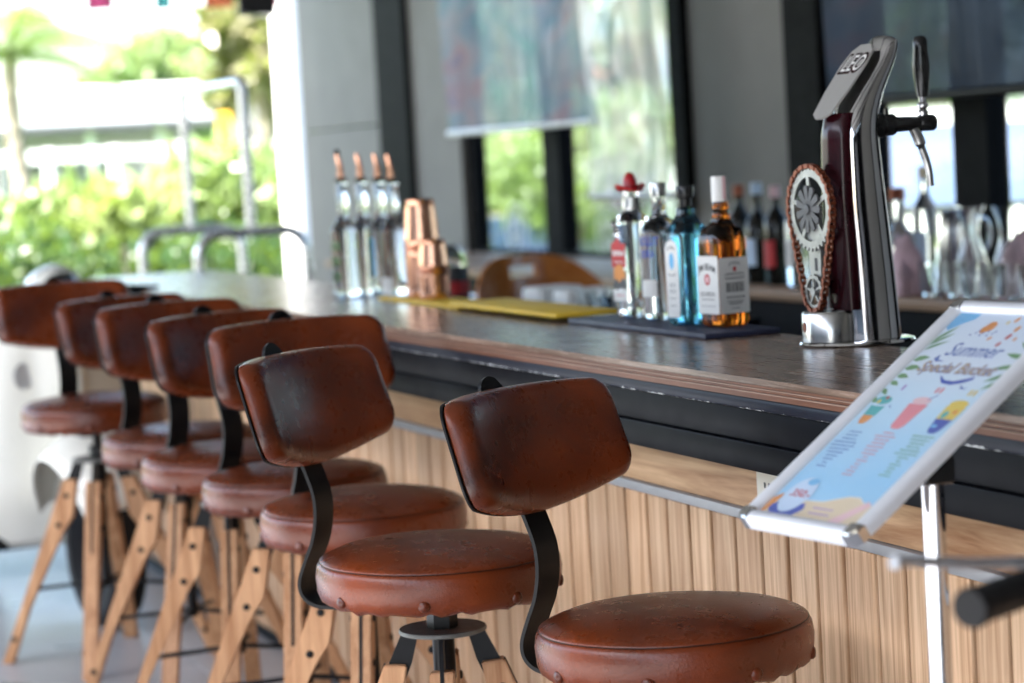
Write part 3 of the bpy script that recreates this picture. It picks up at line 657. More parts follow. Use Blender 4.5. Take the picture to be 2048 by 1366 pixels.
# four clear bottles with copper pour spouts
def pour_bottle(loc, h, rb, rn, label, kind):
    t = thing('pour_bottle', label, 'bottle', loc, R(10), 'clear bottles with copper pourers')
    hs = h*.62
    M().lathe([(.0, .003), (rb*.86, 0), (rb*.98, .005), (rb, .02), (rb, hs-.014), (rb*.94, hs-.004), (rb*.72, hs+.004), (rn*1.25, hs+.013), (rn, hs+.03), (rn, h-.006), (rn*1.12, h-.004), (rn*1.12, h), (0, h)], 36).build('bottle_glass', 'clear_glass', t, 50)
    M().lathe([(.0, h+.0005), (rn*.95, h+.0005), (rn*.95, h+.010), (rn*.6, h+.014), (0, h+.014)], 20).build('stopper', 'black_plastic', t, True)
    M().tube([(0, 0, h+.014), (0, 0, h+.035), (-.003, 0, h+.055), (-.008, 0, h+.075)], .0088, 12, rf=lambda k: 1-.35*k).build('pour_spout', 'copper', t, True)
    if kind == 'cap': M().lathe([(.0, h+.072), (.0075, h+.074), (.0085, h+.080), (.006, h+.087), (0, h+.089)], 14, (-.008, 0, 0)).build('spout_cap', 'dark_print', t, True)
    m = M()
    if kind in ('cap', 'green'):
        for z0 in (.045, .085, .125):
            m.flat([(-.022, z0), (.022, z0-.004), (.024, z0+.018), (.01, z0+.026), (-.024, z0+.02)], (0, 0, 0), *NL)
        curved(m, rb+.0008).build('label_print', 'green_print', t)
    elif kind == 'blue':
        strip_poly(m, -.018, .018, .05, .150); curved(m, rb+.0008).build('front_label', 'sky_print', t, 60)
    elif kind == 'white':
        strip_poly(m, -.028, .028, .006, .05); curved(m, rb+.0008).build('front_label', 'paper_white', t, 60)
    else:
        strip_poly(m, -.012, .012, .09, .135); curved(m, rb+.0008).build('front_label', 'dark_print', t, 60)
    return t
pour_bottle((1.862, 6.075, ZC+.0008), .300, .036, .0165, 'leftmost clear pourer bottle, with green lettering and dark spout cap', 'cap')
pour_bottle((1.925, 6.105, ZC+.0008), .298, .036, .0165, 'clear pourer bottle second from left, with small dark label', 'dark')
pour_bottle((1.965, 6.080, ZC+.0008), .296, .036, .0165, 'clear pourer bottle third from left, with pale blue label', 'blue')
pour_bottle((1.962, 5.960, ZC+.0008), .292, .038, .0165, 'clear pourer bottle nearest the copper shakers, with white lower label', 'white')

# copper shakers
def tin(m, r0, r1, z0, h, inv=False):
    r0 *= 1.08; r1 *= 1.08
    m.lathe([(0, z0), (r0*.95, z0), (r0, z0+.003)]+[(r0+(r1-r0)*k/6, z0+.003+(h-.006)*k/6) for k in range(1, 6)]+[(r1, z0+h-.003), (r1+.001, z0+h-.0015), (r1*.95, z0+h), (0, z0+h)], 48)
t = thing('cocktail_shaker', 'tall copper cocktail shaker of two stacked tins on yellow mat', 'shaker', (1.935, 5.665, ZC+.0092), 0, 'copper bar tins')
m = M(); tin(m, .0405, .0420, 0, .125); m.build('lower_tin', 'copper', t, 50)
m = M(); tin(m, .0415, .0330, .1255, .118); m.build('upper_tin', 'copper', t, 50)
t = thing('cocktail_shaker', 'shorter copper tin beside the tall shaker', 'shaker', (1.928, 5.568, ZC+.0092), 0, 'copper bar tins')
m = M(); tin(m, .0350, .0355, 0, .070); m.build('lower_tin', 'copper', t, 50)
m = M(); tin(m, .0350, .0285, .0705, .075); m.build('upper_tin', 'copper', t, 50)

# small jar of straws and garnish on a stand behind the bar, glass bowls
def stand_table(loc, h, r, label):
    t = thing('side_table', label, 'table', loc)
    M().lathe([(0, h-.025), (r, h-.025), (r, h), (0, h)], 28).build('table_top', 'black_paint', t, 40)
    M().lathe([(0, .01), (.025, .01), (.025, h-.026), (0, h-.026)], 16).build('leg', 'black_metal', t, True)
    M().lathe([(0, 0), (r*.8, 0), (r*.8, .012), (0, .02)], 28).build('base', 'black_metal', t, 40)
stand_table((2.36, 6.62, 0), .885, .16, 'small black side table behind the copper shakers')
t = thing('condiment_jar', 'dark jar with clear domed lid behind the copper shakers', 'jar', (2.345, 6.60, .8855))
M().lathe([(0, 0), (.040, 0), (.044, .01), (.044, .105), (.040, .112), (0, .112)], 28).build('jar_body', 'dark_print', t, True)
M().lathe([(0, .1125), (.041, .1125), (.043, .13), (.036, .158), (.018, .172), (0, .175)], 28).build('lid', 'thin_tumbler', t, True)
M().lathe([(.0446, .03), (.0446, .07)], 28).build('label_band', 'red_print', t, True)
bk = thing('serving_trolley', 'low black shelf with folded white cloths behind the counter', 'shelf', (2.55, 6.0, 0))
M().box(-.2, .2, -.55, .55, .84, .865, .004).build('top_shelf', 'black_paint', bk); M().box(-.2, .2, -.55, .55, .30, .32, .004).build('lower_shelf', 'black_paint', bk)
for x in (-.18, .18):
    for y in (-.53, .53): M().box(x-.015, x+.015, y-.015, y+.015, 0, .8395, .002).build('leg', 'black_metal', bk)
for i, (x, y, r, h) in enumerate(((2.44, 5.585, .075, .075), (2.47, 5.76, .06, .07), (2.41, 5.71, .05, .085))):
    o = M().lathe([(0, .001), (r*.6, 0), (r*.7, .004), (r, h), (r*.965, h), (r*.66, .01), (0, .008)], 32).build('glass_bowl', 'clear_glass', None, True, (x, y, .8658))
    o['label'] = ('largest clear glass bowl left of the liquor bottles', 'low clear glass bowl behind the largest glass bowl', 'tall narrow glass bowl beside the largest glass bowl')[i]; o['category'] = 'bowl'; o['group'] = 'glass bowls behind the counter'
for i, y in enumerate((6.0, 6.22)):
    o = M().box(-.07, .07, -.06, .06, 0, .075, .012).build('folded_cloth', 'paper_white', None, 60, (2.50, y, .8658), R(6*i)); o['label'] = ('folded white cloth near the glass bowls', 'folded white cloth nearer the wooden chair')[i]; o['category'] = 'cloth'; o['group'] = 'folded white cloths'
# bentwood chair
t = thing('wooden_chair', 'orange brown wooden chair back with a hand slot, behind the bar', 'chair', (2.72, 7.00, 0), R(14))
def backrest():
    m = M(); nx, nz = 28, 10; vs = []; fs = []
    W_, z0, z1 = .235, .66, 1.0
    def P(u, v, d):
        top = z1-.10*abs(u)**3.2; z = z0+(top-z0)*v; x = u*W_; y = .10*u*u*-1+d+.05*(v-.5)
        return (x, y, z)
    for d in (-.007, .007):
        for j in range(nz+1):
            for i in range(nx+1): vs.append(P(-1+2*i/nx, j/nz, d))
    N = (nx+1)*(nz+1); hole = lambda i, j: 11 <= i <= 16 and j == 8
    for j in range(nz):
        for i in range(nx):
            a, b, c, d = j*(nx+1)+i, j*(nx+1)+i+1, (j+1)*(nx+1)+i+1, (j+1)*(nx+1)+i
            if hole(i, j): continue
            fs += [(a, b, c, d), (N+d, N+c, N+b, N+a)]
    def wall(a, b): fs.append((a, b, N+b, N+a))
    for i in range(nx): wall(i+1, i); wall(nz*(nx+1)+i, nz*(nx+1)+i+1)
    for j in range(nz): wall(j*(nx+1), (j+1)*(nx+1)); wall((j+1)*(nx+1)+nx, j*(nx+1)+nx)
    for i in range(11, 17): wall(8*(nx+1)+i, 8*(nx+1)+i+1); wall(9*(nx+1)+i+1, 9*(nx+1)+i)
    wall(9*(nx+1)+11, 8*(nx+1)+11); wall(8*(nx+1)+17, 9*(nx+1)+17)
    return m.add(vs, fs)
backrest().build('backrest', 'chair_wood', t, 60)
M().box(-.21, .21, -.44, -.03, .47, .50, .012).build('seat', 'chair_wood', t, 50)
for x in (-.18, .18):
    M().tube([(x, -.06, 0), (x, -.05, .47), (x, -.035, .70)], .016, 10).build('leg', 'chair_wood', t, True); M().tube([(x, -.42, 0), (x, -.40, .47)], .016, 10).build('leg', 'chair_wood', t, True)

# ------------------------------------------------------------------ beer tap tower
t = thing('beer_tap', 'chrome beer tower with bicycle chain ornament and black tap handle', 'beer tap', (1.988, 3.548, ZC+.0008), R(0)); t.scale = (.96, .96, .925)
M().lathe([(0, 0), (.098, 0), (.102, .002), (.100, .006), (.09, .0075), (0, .0075)], 56, (-.012, .02, 0)).build('base_flange', 'chrome', t, True)
fr = [(-.055, .0), (-.055, .16), (-.057, .25), (-.053, .37), (-.046, .40), (-.027, .437), (.026, .506), (.040, .528)]
bk_ = [(.055, .0), (.048, .12), (.036, .28), (.030, .36), (.030, .39), (.039, .43), (.074, .508), (.073, .528)]
def samp(tab, z):
    for (x0, z0), (x1, z1) in zip(tab, tab[1:]):
        if z <= z1: return x0+(x1-x0)*(z-z0)/(z1-z0)
    return tab[-1][0]
def tower(x_off, lo, hi, sy, name, mat, p=4, wid=lambda z: .055, top=.530):
    n = 48; zs = [top*i/40 for i in range(41)]; prof = []; vs = []; fs = []
    def sm(tab, z): return sum(samp(tab, max(0, min(top, z+d))) for d in (-.02, -.01, 0, .01, .02))/5
    for z in zs+[top+.006, top+.010]:
        zz = min(z, top); f, b = sm(fr, zz), sm(bk_, zz); k = 1 if z <= top else (.8 if z < top+.008 else .45)
        f, b = f+(b-f)*lo, f+(b-f)*hi; c, hx = (f+b)/2, (b-f)/2*k; hy = wid(zz)*sy*k
        for i in range(n):
            a = 2*math.pi*i/n; ca, sa = math.cos(a), math.sin(a); q = (abs(ca)**p+abs(sa)**p)**(-1/p)
            vs.append((x_off+c+hx*q*ca, hy*q*sa, .008+z))
    m_ = len(zs)+2
    for j in range(m_-1):
        for i in range(n): fs.append((j*n+i, j*n+(i+1) % n, (j+1)*n+(i+1) % n, (j+1)*n+i))
    fs += [tuple(range(n))[::-1], tuple((m_-1)*n+i for i in range(n))]
    return M().add(vs, fs).build(name, mat, t, 60)
WID = lambda z: .056-.018*min(1, z/.45)
tower(0, 0, 1, 1, 'tower_body', 'chrome', 2.3, WID)
# dark red front shell, standing proud of the chrome
def shell():
    vs = []; fs = []; n = 12; zs = [.055+(.405-.055)*i/30 for i in range(31)]
    for z in zs:
        f = samp(fr, z)+.006; hy = WID(z)*.84
        for i in range(n+1):
            u = -1+2*i/n; vs.append((f-.004-.018*(1-abs(u)**2.2), u*hy, .008+z))
        vs.append((f+.012, hy, .008+z)); vs.append((f+.012, -hy, .008+z))
    w_ = n+3
    for j in range(len(zs)-1):
        for i in range(w_):
            k = (i+1) % w_; fs.append((j*w_+i, j*w_+k, (j+1)*w_+k, (j+1)*w_+i))
    fs += [tuple(range(w_)), tuple((len(zs)-1)*w_+i for i in range(w_))[::-1]]
    return M().add(vs, fs)
shell().build('front_shell', 'red_enamel', t, 60)
M().lathe([(0, .008), (.050, .008), (.050, .058), (.047, .062), (0, .062)], 40, (-.066, .012, 0)).build('base_collar', 'steel', t, 50)
M().flat(ell(0, .035, .007, .010, 12), (-.1163, .014, 0), *NL).build('collar_hole', 'chain_rust', t)
# chain ornament in a plane facing the customers
XO = -.098
orn = M().prism([(-.018, .09), (.018, .09), (.024, .26), (-.024, .26)], (XO+.004, .006, 0), (0, -1, 0), (0, 0, 1), (.004, 0, 0)).build('ornament_plate', 'dull_steel', t)
M().box(XO+.0028, XO+.0039, -.001, .006, .135, .158).box(XO+.0028, XO+.0039, -.001, .006, .106, .122).build('plate_slot', 'dark_print', orn)
M().tube([(XO+.008, .006, .20), (-.045, .003, .20)], .006, 8).tube([(XO+.008, .006, .11), (-.045, .003, .11)], .006, 8).build('mount_stud', 'steel', t, True)
def sprocket(r, cz, teeth, holes, spokes, name, dx):
    m = M(); n = teeth*4; o = []
    for i in range(n):
        a = 2*math.pi*i/n; rr = r*(1.06 if i % 4 in (1, 2) else .97); o.append((rr*math.cos(a), rr*math.sin(a)))
    ri = r*.80
    inner = [(ri*math.cos(2*math.pi*i/n), ri*math.sin(2*math.pi*i/n)) for i in range(n)]
    vs = []
    for x in (-.002, .002): vs += [(XO+dx+x, .006-p, cz+q) for p, q in o]+[(XO+dx+x, .006-p, cz+q) for p, q in inner]
    fs = []
    for i in range(n):
        k = (i+1) % n; fs += [(i, k, n+k, n+i), (2*n+i, 3*n+i, 3*n+k, 2*n+k), (i, 2*n+i, 2*n+k, k), (n+i, n+k, 3*n+k, 3*n+i)]
    m.add(vs, fs)
    for k in range(spokes):
        a = 2*math.pi*k/spokes+.4; c, s_ = math.cos(a), math.sin(a); wv = r*.085
        m.prism([(c*r*.2-s_*wv, s_*r*.2+c*wv), (c*r*.84-s_*wv*.7, s_*r*.84+c*wv*.7), (c*r*.84+s_*wv*.7, s_*r*.84-c*wv*.7), (c*r*.2+s_*wv, s_*r*.2-c*wv)], (XO+dx-.0015, .006, cz), (0, -1, 0), (0, 0, 1), (.003, 0, 0))
    m.lathe([(0, -.004), (r*.27, -.004), (r*.27, .004), (0, .004)], 24, (XO+dx, .006, cz), 'x')
    return m.build(name, 'dull_steel', t, 30)
sprocket(.072, .246, 34, 5, 5, 'sprocket', 0); sprocket(.030, .098, 14, 4, 5, 'sprocket', 0)
m = M()
for k in range(11):
    a = 2*math.pi*k/11; c, s_ = math.cos(a), math.sin(a)
    m.prism([(c*.008-s_*.004, s_*.008+c*.004), (c*.04-s_*.007, s_*.04+c*.007), (c*.043, s_*.043), (c*.04+s_*.007, s_*.04-c*.007), (c*.008+s_*.004, s_*.008-c*.004)], (XO-.006, .006, .246), (0, -1, 0), (0, 0, 1), (.003, 0, 0))
m.lathe([(0, -.010), (.008, -.009), (.010, -.004), (0, -.0035)], 18, (XO, .006, .246), 'x').build('rosette', 'seat_grey', t, 30)
# chain links around both sprockets
RB, RS, ZB, ZS = .077, .034, .246, .098
al = math.asin((RB-RS)/(ZB-ZS)); path = []
for i in range(60):
    a = -al+(math.pi+2*al)*i/59; path.append((RB*math.cos(a), ZB+RB*math.sin(a)))
for i in range(30):
    a = math.pi+al+(math.pi-2*al)*i/29; path.append((RS*math.cos(a), ZS+RS*math.sin(a)))
P = [Vector((0, p, q)) for p, q in path]; L = [0]
for i in range(len(P)): L.append(L[-1]+(P[(i+1) % len(P)]-P[i]).length)
NLK = 62; step = L[-1]/NLK
def at_len(d):
    d %= L[-1]
    for i in range(len(P)):
        if d <= L[i+1]: return P[i].lerp(P[(i+1) % len(P)], (d-L[i])/(L[i+1]-L[i]+1e-9))
link = None
for k in range(NLK):
    p0, p1 = at_len(k*step), at_len((k+1)*step); c = (p0+p1)/2; d = p1-p0; ang = math.atan2(d.z, d.y); tk = .0052 if k % 2 else .0034
    key = k % 2
    if link is None: link = {}
    if key not in link:
        h = step*.62
        mm = M()
        for sx in (-1, 1): mm.prism([(-h, -.0028), (-h*.5, -.0044), (0, -.003), (h*.5, -.0044), (h, -.0028), (h, .0028), (h*.5, .0044), (0, .003), (-h*.5, .0044), (-h, .0028)], (sx*tk-.0009, 0, 0), (0, 1, 0), (0, 0, 1), (.0018, 0, 0))
        mm.lathe([(0, -tk), (.0032, -tk), (.0032, tk), (0, tk)], 8, (0, -h*.62, 0), 'x')
        o = mm.build('chain_link', 'chain_rust', t); link[key] = o
    else: o = link[key].copy(); COL.objects.link(o)
    o.location = (XO, .006-c.y, c.z); o.rotation_euler = (math.pi-ang, 0, 0) if True else (0, 0, 0)
# badge on the slanted neck
bd = Vector((.61, 0, .79)).normalized(); o_ = Vector((-.022, -.004, .472)); nb = Vector((-.79, 0, .61))
bdg = M().prism([(p*1.0, q) for p, q in [(-.030, -.078), (-.012, -.088), (.012, -.088), (.030, -.078), (.040, -.03), (.044, .03), (.036, .06), (.018, .074), (-.018, .074), (-.036, .06), (-.044, .03), (-.040, -.03)]], o_+nb*.002, (0, -1, 0), bd, nb*.0035).build('badge', 'badge_grey', t)
M().text('LEO', .052, o_+nb*.0058+bd*.03, (0, -1, 0), bd, shear=.18, bold=.005, width=.078).build('badge_outline', 'red_enamel', bdg)  # dark red outline behind the white letters
M().text('LEO', .050, o_+nb*.0061+bd*.0305, (0, -1, 0), bd, shear=.18, bold=.0003, width=.066).build('badge_letters', 'paper_white', bdg)
# faucet
zf = .388
M().lathe([(.0, .028), (.021, .028), (.0225, .034), (.0225, .044), (.018, .05), (.0195, .056), (.0195, .066), (.014, .074), (.0125, .118), (.015, .121), (.015, .146), (.0135, .149), (0, .149)], 28, (0, 0, zf), 'x').build('faucet_body', 'black_plastic', t, 40)
M().lathe([(.009, .0), (.010, .006), (.0065, .010), (.0095, .015), (.0095, .020), (.0065, .024), (.007, .034), (0, .035)], 20, (.128, 0, zf+.014)).build('handle_collar', 'chrome', t, True)
M().lathe([(0, .0), (.0095, .001), (.0115, .012), (.0150, .045), (.0150, .062), (.0125, .088), (.0130, .102), (.009, .110), (0, .112)], 24, (.128, 0, zf+.046)).build('tap_handle', 'black_plastic', t, True)
M().tube(smooth_path([(.108, 0, zf-.008), (.117, 0, zf-.028), (.123, 0, zf-.046), (.131, 0, zf-.07), (.135, 0, zf-.09), (.1365, 0, zf-.115)], 5), .0085, 14, rf=lambda k: 1.15 if k < .35 else .78).build('spout', 'steel', t, 40)
M().box(.052, .058, -.004, .004, zf+.018, zf+.030, .001).build('flow_lever', 'black_plastic', t)

# ------------------------------------------------------------------ menu stand
BLc = Vector((1.264, 2.594, .850)); bn = Vector((.148, -.989, 0)).normalized(); ln = Vector((.825, .124, .551)); ln = (ln-bn*ln.dot(bn)).normalized(); nn = bn.cross(ln)
WB, LB = .2296, .428
PX, PYY = 1.437, 2.430
t = thing('menu_stand', 'chrome pole stand holding a tilted white framed drinks menu', 'menu stand', (PX, PYY, 0))
M().lathe([(0, 0), (.135, 0), (.14, .004), (.135, .012), (.03, .022), (0, .022)], 48).build('base', 'chrome', t, True)
hz = .850+ (Vector((PX, PYY, 0))-Vector((BLc.x, BLc.y, 0))).dot(Vector((ln.x, ln.y, 0)).normalized())/math.hypot(ln.x, ln.y)*ln.z
M().lathe([(0, .02), (.0135, .02), (.0135, hz-.03), (0, hz-.03)], 28).build('pole', 'chrome', t, True)
M().box(-.02, .02, -.02, .02, hz-.05, hz-.018, .003).build('pivot', 'black_plastic', t)
bo = bpy.data.objects.new('board', None)
mw = Matrix(((bn.x, ln.x, nn.x, BLc.x-PX), (bn.y, ln.y, nn.y, BLc.y-PYY), (bn.z, ln.z, nn.z, BLc.z), (0, 0, 0, 1)))
FWD = .0215
bodr = M().box(.006, WB-.006, .006, LB-.006, -.010, -.0006).build('board', 'white_frame', t); bodr.matrix_local = mw
def rail(m, a, b, wd):   # half-round snap rail, mitred by butting
    a, b = Vector(a), Vector(b); d = (b-a).normalized(); s_ = Vector((0, 0, 1)).cross(d)
    prof = [(-wd/2, -.008), (-wd/2, .002), (-wd*.42, .006), (-wd*.25, .0088), (0, .0098), (wd*.25, .0088), (wd*.42, .006), (wd/2, .002), (wd/2, -.008)]
    vs = [q+s_*p+Vector((0, 0, h)) for q in (a, b) for p, h in prof]; n = len(prof)
    return m.add(vs, [tuple(range(n)), tuple(range(n, 2*n))[::-1]]+[(i, (i+1) % n, n+(i+1) % n, n+i) for i in range(n)])
h = FWD/2
for a, b in (((h, FWD, 0), (h, LB-FWD, 0)), ((WB-h, FWD, 0), (WB-h, LB-FWD, 0)), ((FWD, h, 0), (WB-FWD, h, 0)), ((FWD, LB-h, 0), (WB-FWD, LB-h, 0))):
    rail(M(), a, b, FWD).build('frame_rail', 'white_frame', bodr, 50)
for x, y, rz in ((h, h, 180), (WB-h, h, 270), (WB-h, LB-h, 0), (h, LB-h, 90)):
    cm = M(); k = FWD/2
    c_ = [(-k, -k), (k*.55, -k), (k*.95, -k*.3), (k, .0), (k, .0), (k*.3, k*.95), (0, k), (-k, k)]
    c_ = [(-k, -k), (k, -k), (k*.95, k*.1), (k*.6, k*.6), (k*.1, k*.95), (-k, k)]
    cm.prism(c_, (0, 0, -.0085), (1, 0, 0), (0, 1, 0), (0, 0, .0165)); cm.prism([(p*.8-.1*k, q*.8-.1*k) for p, q in c_], (0, 0, .0081), (1, 0, 0), (0, 1, 0), (0, 0, .0022))
    cm.build('corner_cap', 'chrome', bodr, False, (x, y, 0), R(rz))
pp = M().flat(rect(FWD-.002, WB-FWD+.002, FWD-.002, LB-FWD+.002), (0, 0, .0008), (1, 0, 0), (0, 1, 0)).build('poster', 'poster_paper', bodr)
AX = ((1, 0, 0), (0, 1, 0))
PM = ['navy_print', 'gold_print', 'green_print', 'sky_print', 'pink_print', 'teal_print', 'orange_print', 'yellow_print', 'sand_print', 'bubble_print', 'red_print', 'purple_print', 'pale_pink_print', 'paper_white', 'blue_print']
pk = {n: i for i, n in enumerate(PM)}; m = M(); lay = [0]
def pr(mat, poly, dz=0):
    lay[0] += 1; m.k = pk[mat]; m.flat(poly, (0, 0, .0010+lay[0]*.0000025+dz), *AX)
X0, X1_, T0, T1 = FWD, WB-FWD, FWD, LB-FWD
def cl(p): return [(min(max(x, X0), X1_), min(max(y, T0), T1)) for x, y in p]
# watercolour corners
pr('sky_print', cl([(X0, T1), (X0, .378), (.030, .372), (.042, .384), (.060, .396), (.062, T1)]))
pr('sky_print', cl([(X1_, T1), (.17, T1), (.178, .398), (.19, .392), (X1_, .378)]))
for cx, cy_, rr in ((.100, .383, .008), (.094, .377, .006)): pr('orange_print', ell(cx, cy_, rr*1.1, rr*1.25))
for k in range(9): pr('navy_print', ell(.078+.005*k+.002*(k % 2), .366+.004*(k % 3), .0022, .0016, 8, k))
for cx, cy_, c_, rr in ((.135, .398, 'orange_print', .004), (.150, .381, 'orange_print', .0045), (.148, .366, 'red_print', .0042), (.143, .351, 'red_print', .0035), (.163, .362, 'orange_print', .0028), (.118, .361, 'orange_print', .003), (.17, .388, 'pale_pink_print', .004), (.124, .392, 'yellow_print', .0025)): pr(c_, ell(cx, cy_, rr*1.4, rr*.8, 12, cx*9))
def leaf(x, y, ln_, ang, wd=.22, mat='green_print'):
    c, s_ = math.cos(ang), math.sin(ang); q = [(0, 0), (.3, wd*.8), (.6, wd*.75), (1, 0), (.6, -wd*.5), (.3, -wd*.6)]
    pr(mat, cl([(x+ln_*(p*c-r_*s_), y+ln_*(p*s_+r_*c)) for p, r_ in q]))
for k, (y, ln_, an) in enumerate(((.352, .045, .95), (.346, .042, .75), (.338, .04, .55), (.318, .030, .25), (.302, .030, .1), (.288, .026, -.1), (.276, .022, -.3), (.262, .02, -.6), (.246, .02, -.9))): leaf(X0-.002, y-.006, ln_, an, .10 if k < 3 else .26)
for k, (y, ln_, an) in enumerate(((.356, .03, 2.4), (.344, .032, 2.7), (.330, .036, 3.0), (.314, .036, 3.35), (.300, .034, 3.7), (.288, .03, 3.9))): leaf(X1_+.001, y, ln_, an, .17)
m.k = pk['navy_print']; lay[0] += 1; m.text('Summer', .036, (.113, .336, .0010+lay[0]*.0000025), *AX, shear=.38, bold=.0003, width=.098)
for i, poly in enumerate(([(.062, .326), (.056, .318), (.064, .312), (.080, .314), (.066, .316)],)): pr('navy_print', poly)
m.k = pk['navy_print']; lay[0] += 1; m.text('Special Bucket', .0275, (.1135, .3015, .0010+lay[0]*.0000025), *AX, shear=.32, bold=.0012, width=.140)
m.k = pk['gold_print']; lay[0] += 1; m.text('Special Bucket', .0275, (.1130, .3018, .0010+lay[0]*.0000025), *AX, shear=.32, bold=.0002, width=.139)
pr('blue_print', [(.098, .289), (.112, .280), (.130, .279), (.148, .285), (.160, .290), (.160, .284), (.148, .277), (.130, .272), (.112, .274), (.103, .282)])
pr('navy_print', [(.150, .274), (.158, .268), (.166, .270), (.160, .266), (.152, .267)])
for cx, c_, ch in ((.055, 'purple_print', 'A'), (.118, 'pink_print', 'N'), (.126, 'pink_print', 'N'), (.178, 'yellow_print', 'N'), (.186, 'yellow_print', 'N')):
    pr(c_, rect(cx-.0022, cx+.0022, .256, .266))
def glass_print(cx, base, top, bot, w0, w1, extras):
    pr(base, [(cx-w0, bot+.006), (cx-w0*.5, bot), (cx+w0*.5, bot), (cx+w0, bot+.006), (cx+w1, top), (cx-w1, top)]); extras()
glass_print(.042, 'orange_print', .224, .190, .0085, .013, lambda: (pr('teal_print', [(.0315, .206), (.0535, .206), (.0555, .226), (.029, .226)]), pr('bubble_print', ell(.0425, .227, .0175, .0035)), pr('teal_print', ell(.0425, .235, .014, .008)), pr('red_print', ell(.045, .240, .003, .003, 10)), pr('yellow_print', ell(.036, .232, .003, .004, 10)), pr('navy_print', [(.062, .226), (.066, .222), (.067, .223), (.063, .228)])))
glass_print(.110, 'pink_print', .234, .187, .0115, .0175, lambda: (pr('pale_pink_print', ell(.110, .240, .0165, .007)), pr('pink_print', ell(.112, .216, .006, .004)), pr('navy_print', [(.118, .243), (.128, .254), (.129, .252), (.119, .241)])))
glass_print(.178, 'blue_print', .212, .186, .0105, .0150, lambda: (pr('yellow_print', [(.163, .212), (.193, .212), (.195, .236), (.161, .236)]), pr('teal_print', ell(.171, .220, .005, .007)), pr('yellow_print', ell(.178, .240, .016, .007)), pr('orange_print', ell(.184, .226, .004, .004)), pr('sky_print', ell(.172, .199, .005, .003))))
rl = random.Random(4)
for cx, c_, n_, yT in ((.048, 'navy_print', 11, .174), (.108, 'pink_print', 13, .178), (.172, 'green_print', 12, .178)):   # rows of small print too blurred to read
    y = yT
    for k in range(n_):
        half = rl.uniform(.008, .020) if k < 7 else rl.uniform(.004, .010); x = cx-half
        while x < cx+half:
            w_ = rl.uniform(.002, .005); pr(c_, [(x, y), (x+w_, y+rl.uniform(-.0002, .0002)), (x+w_, y+rl.uniform(.0016, .0024)), (x, y+.002)]); x += w_+.0009
        y -= .0064
pr('sand_print', cl([(X0, T0), (X0, .040), (.05, .046), (.085, .050), (.115, .052), (.150, .066), (.170, .067), (.182, .060), (X1_, .056), (X1_, T0)]))
pr('paper_white', [(.085, .0515), (.115, .0535), (.150, .0675), (.170, .0685), (.182, .0615), (.205, .0575), (.205, .056), (.182, .060), (.170, .067), (.150, .066), (.115, .052), (.085, .050)])
pr('pale_pink_print', cl([(.150, T0), (.172, T0), (.200, .058), (.190, .064)]))
pr('blue_print', cl([(.040, T0), (.028, .034), (.040, .044), (.062, .040), (.088, .046), (.094, .036), (.082, T0)]))
pr('bubble_print', ell(.060, .058, .024, .031)); pr('sky_print', ell(.066, .082, .010, .006)); pr('orange_print', cl([(X0, T0), (X0, .048), (.034, .058), (.036, .050), (.028, T0)]))
m.k = pk['red_print']; lay[0] += 1; m.text('350.-', .017, (.063, .060, .0010+lay[0]*.0000025), *AX, shear=.12, bold=.0004, width=.036)
for y in (.040, .031): 
    x = .108
    while x < .146: pr('purple_print', rect(x, x+.004, y, y+.0028)); x += .0056
m.build('poster_print', PM, pp)
M().flat(rect(FWD-.002, WB-FWD+.002, FWD-.002, LB-FWD+.002), (0, 0, .0030), (1, 0, 0), (0, 1, 0)).build('clear_cover', 'cover_sheet', bodr)

# ------------------------------------------------------------------ bicycle whose handlebar enters at the lower right
t = thing('bicycle', 'bicycle handlebar with black rubber grip and silver brake lever', 'bicycle', (1.40, 1.93, 0), 0)
def bp(p): return (p[0]-1.40, p[1]-1.93, p[2])
M().lathe([(.0, 0), (.0165, .0), (.0180, .004), (.0175, .012), (.0165, .02), (.0168, .06), (.0162, .118), (.0172, .121), (.0172, .126), (0, .126)], 28, ax='x').build('grip', 'rubber', t, 50)
gr = [o for o in bpy.data.objects if o.name.startswith('grip')][-1]; g0, g1 = Vector(bp((1.072, 1.762, .897))), Vector(bp((1.185, 1.818, .900))); gd = (g1-g0).normalized()
gr.matrix_local = Matrix.Translation(g0) @ gd.to_track_quat('X', 'Z').to_matrix().to_4x4()
end = g0+gd*.124
M().tube(smooth_path([end, end+gd*.06, end+gd*.16+Vector((0, 0, -.01)), Vector((.02, .04, -.015+.88)), Vector((.30, .17, .87)), Vector((.42, .23, .90)), Vector((.55, .29, .90))], 5), .011, 12).build('handlebar', 'steel', t, True)
lv = [bp((1.043, 1.835, .930)), bp((1.075, 1.845, .9262)), bp((1.12, 1.85, .918)), bp((1.17, 1.855, .912)), bp((1.225, 1.862, .908))]
M().tube(smooth_path(lv, 5), .0052, 10, rf=lambda k: 1.25 if k < .06 else .85+.35*k).build('brake_lever', 'aluminium', t, True)
M().box(end.x+.012, end.x+.05, end.y+.0, end.y+.05, end.z-.016, end.z+.018, .005).build('lever_clamp', 'black_plastic', t, 50)
M().tube([(.02, .04, .865), (.05, .10, .80), (.06, .12, .70)], .016, 12).build('stem', 'steel', t, True)
for s_ in (-1, 1): M().tube([(.06+s_*.05, .12-s_*.025, .70), (.06+s_*.055, .12-s_*.027, .62), (.02+s_*.055, .04-s_*.027, .33)], .012, 10).build('fork_blade', 'black_metal', t, True)
wh = M().tube([(.02+.31*math.cos(a)*-.45, .04+.31*math.cos(a)*-.89, .33+.31*math.sin(a)) for a in [2*math.pi*i/56 for i in range(56)]], .019, 10, True).build('wheel', 'rubber', t, True)
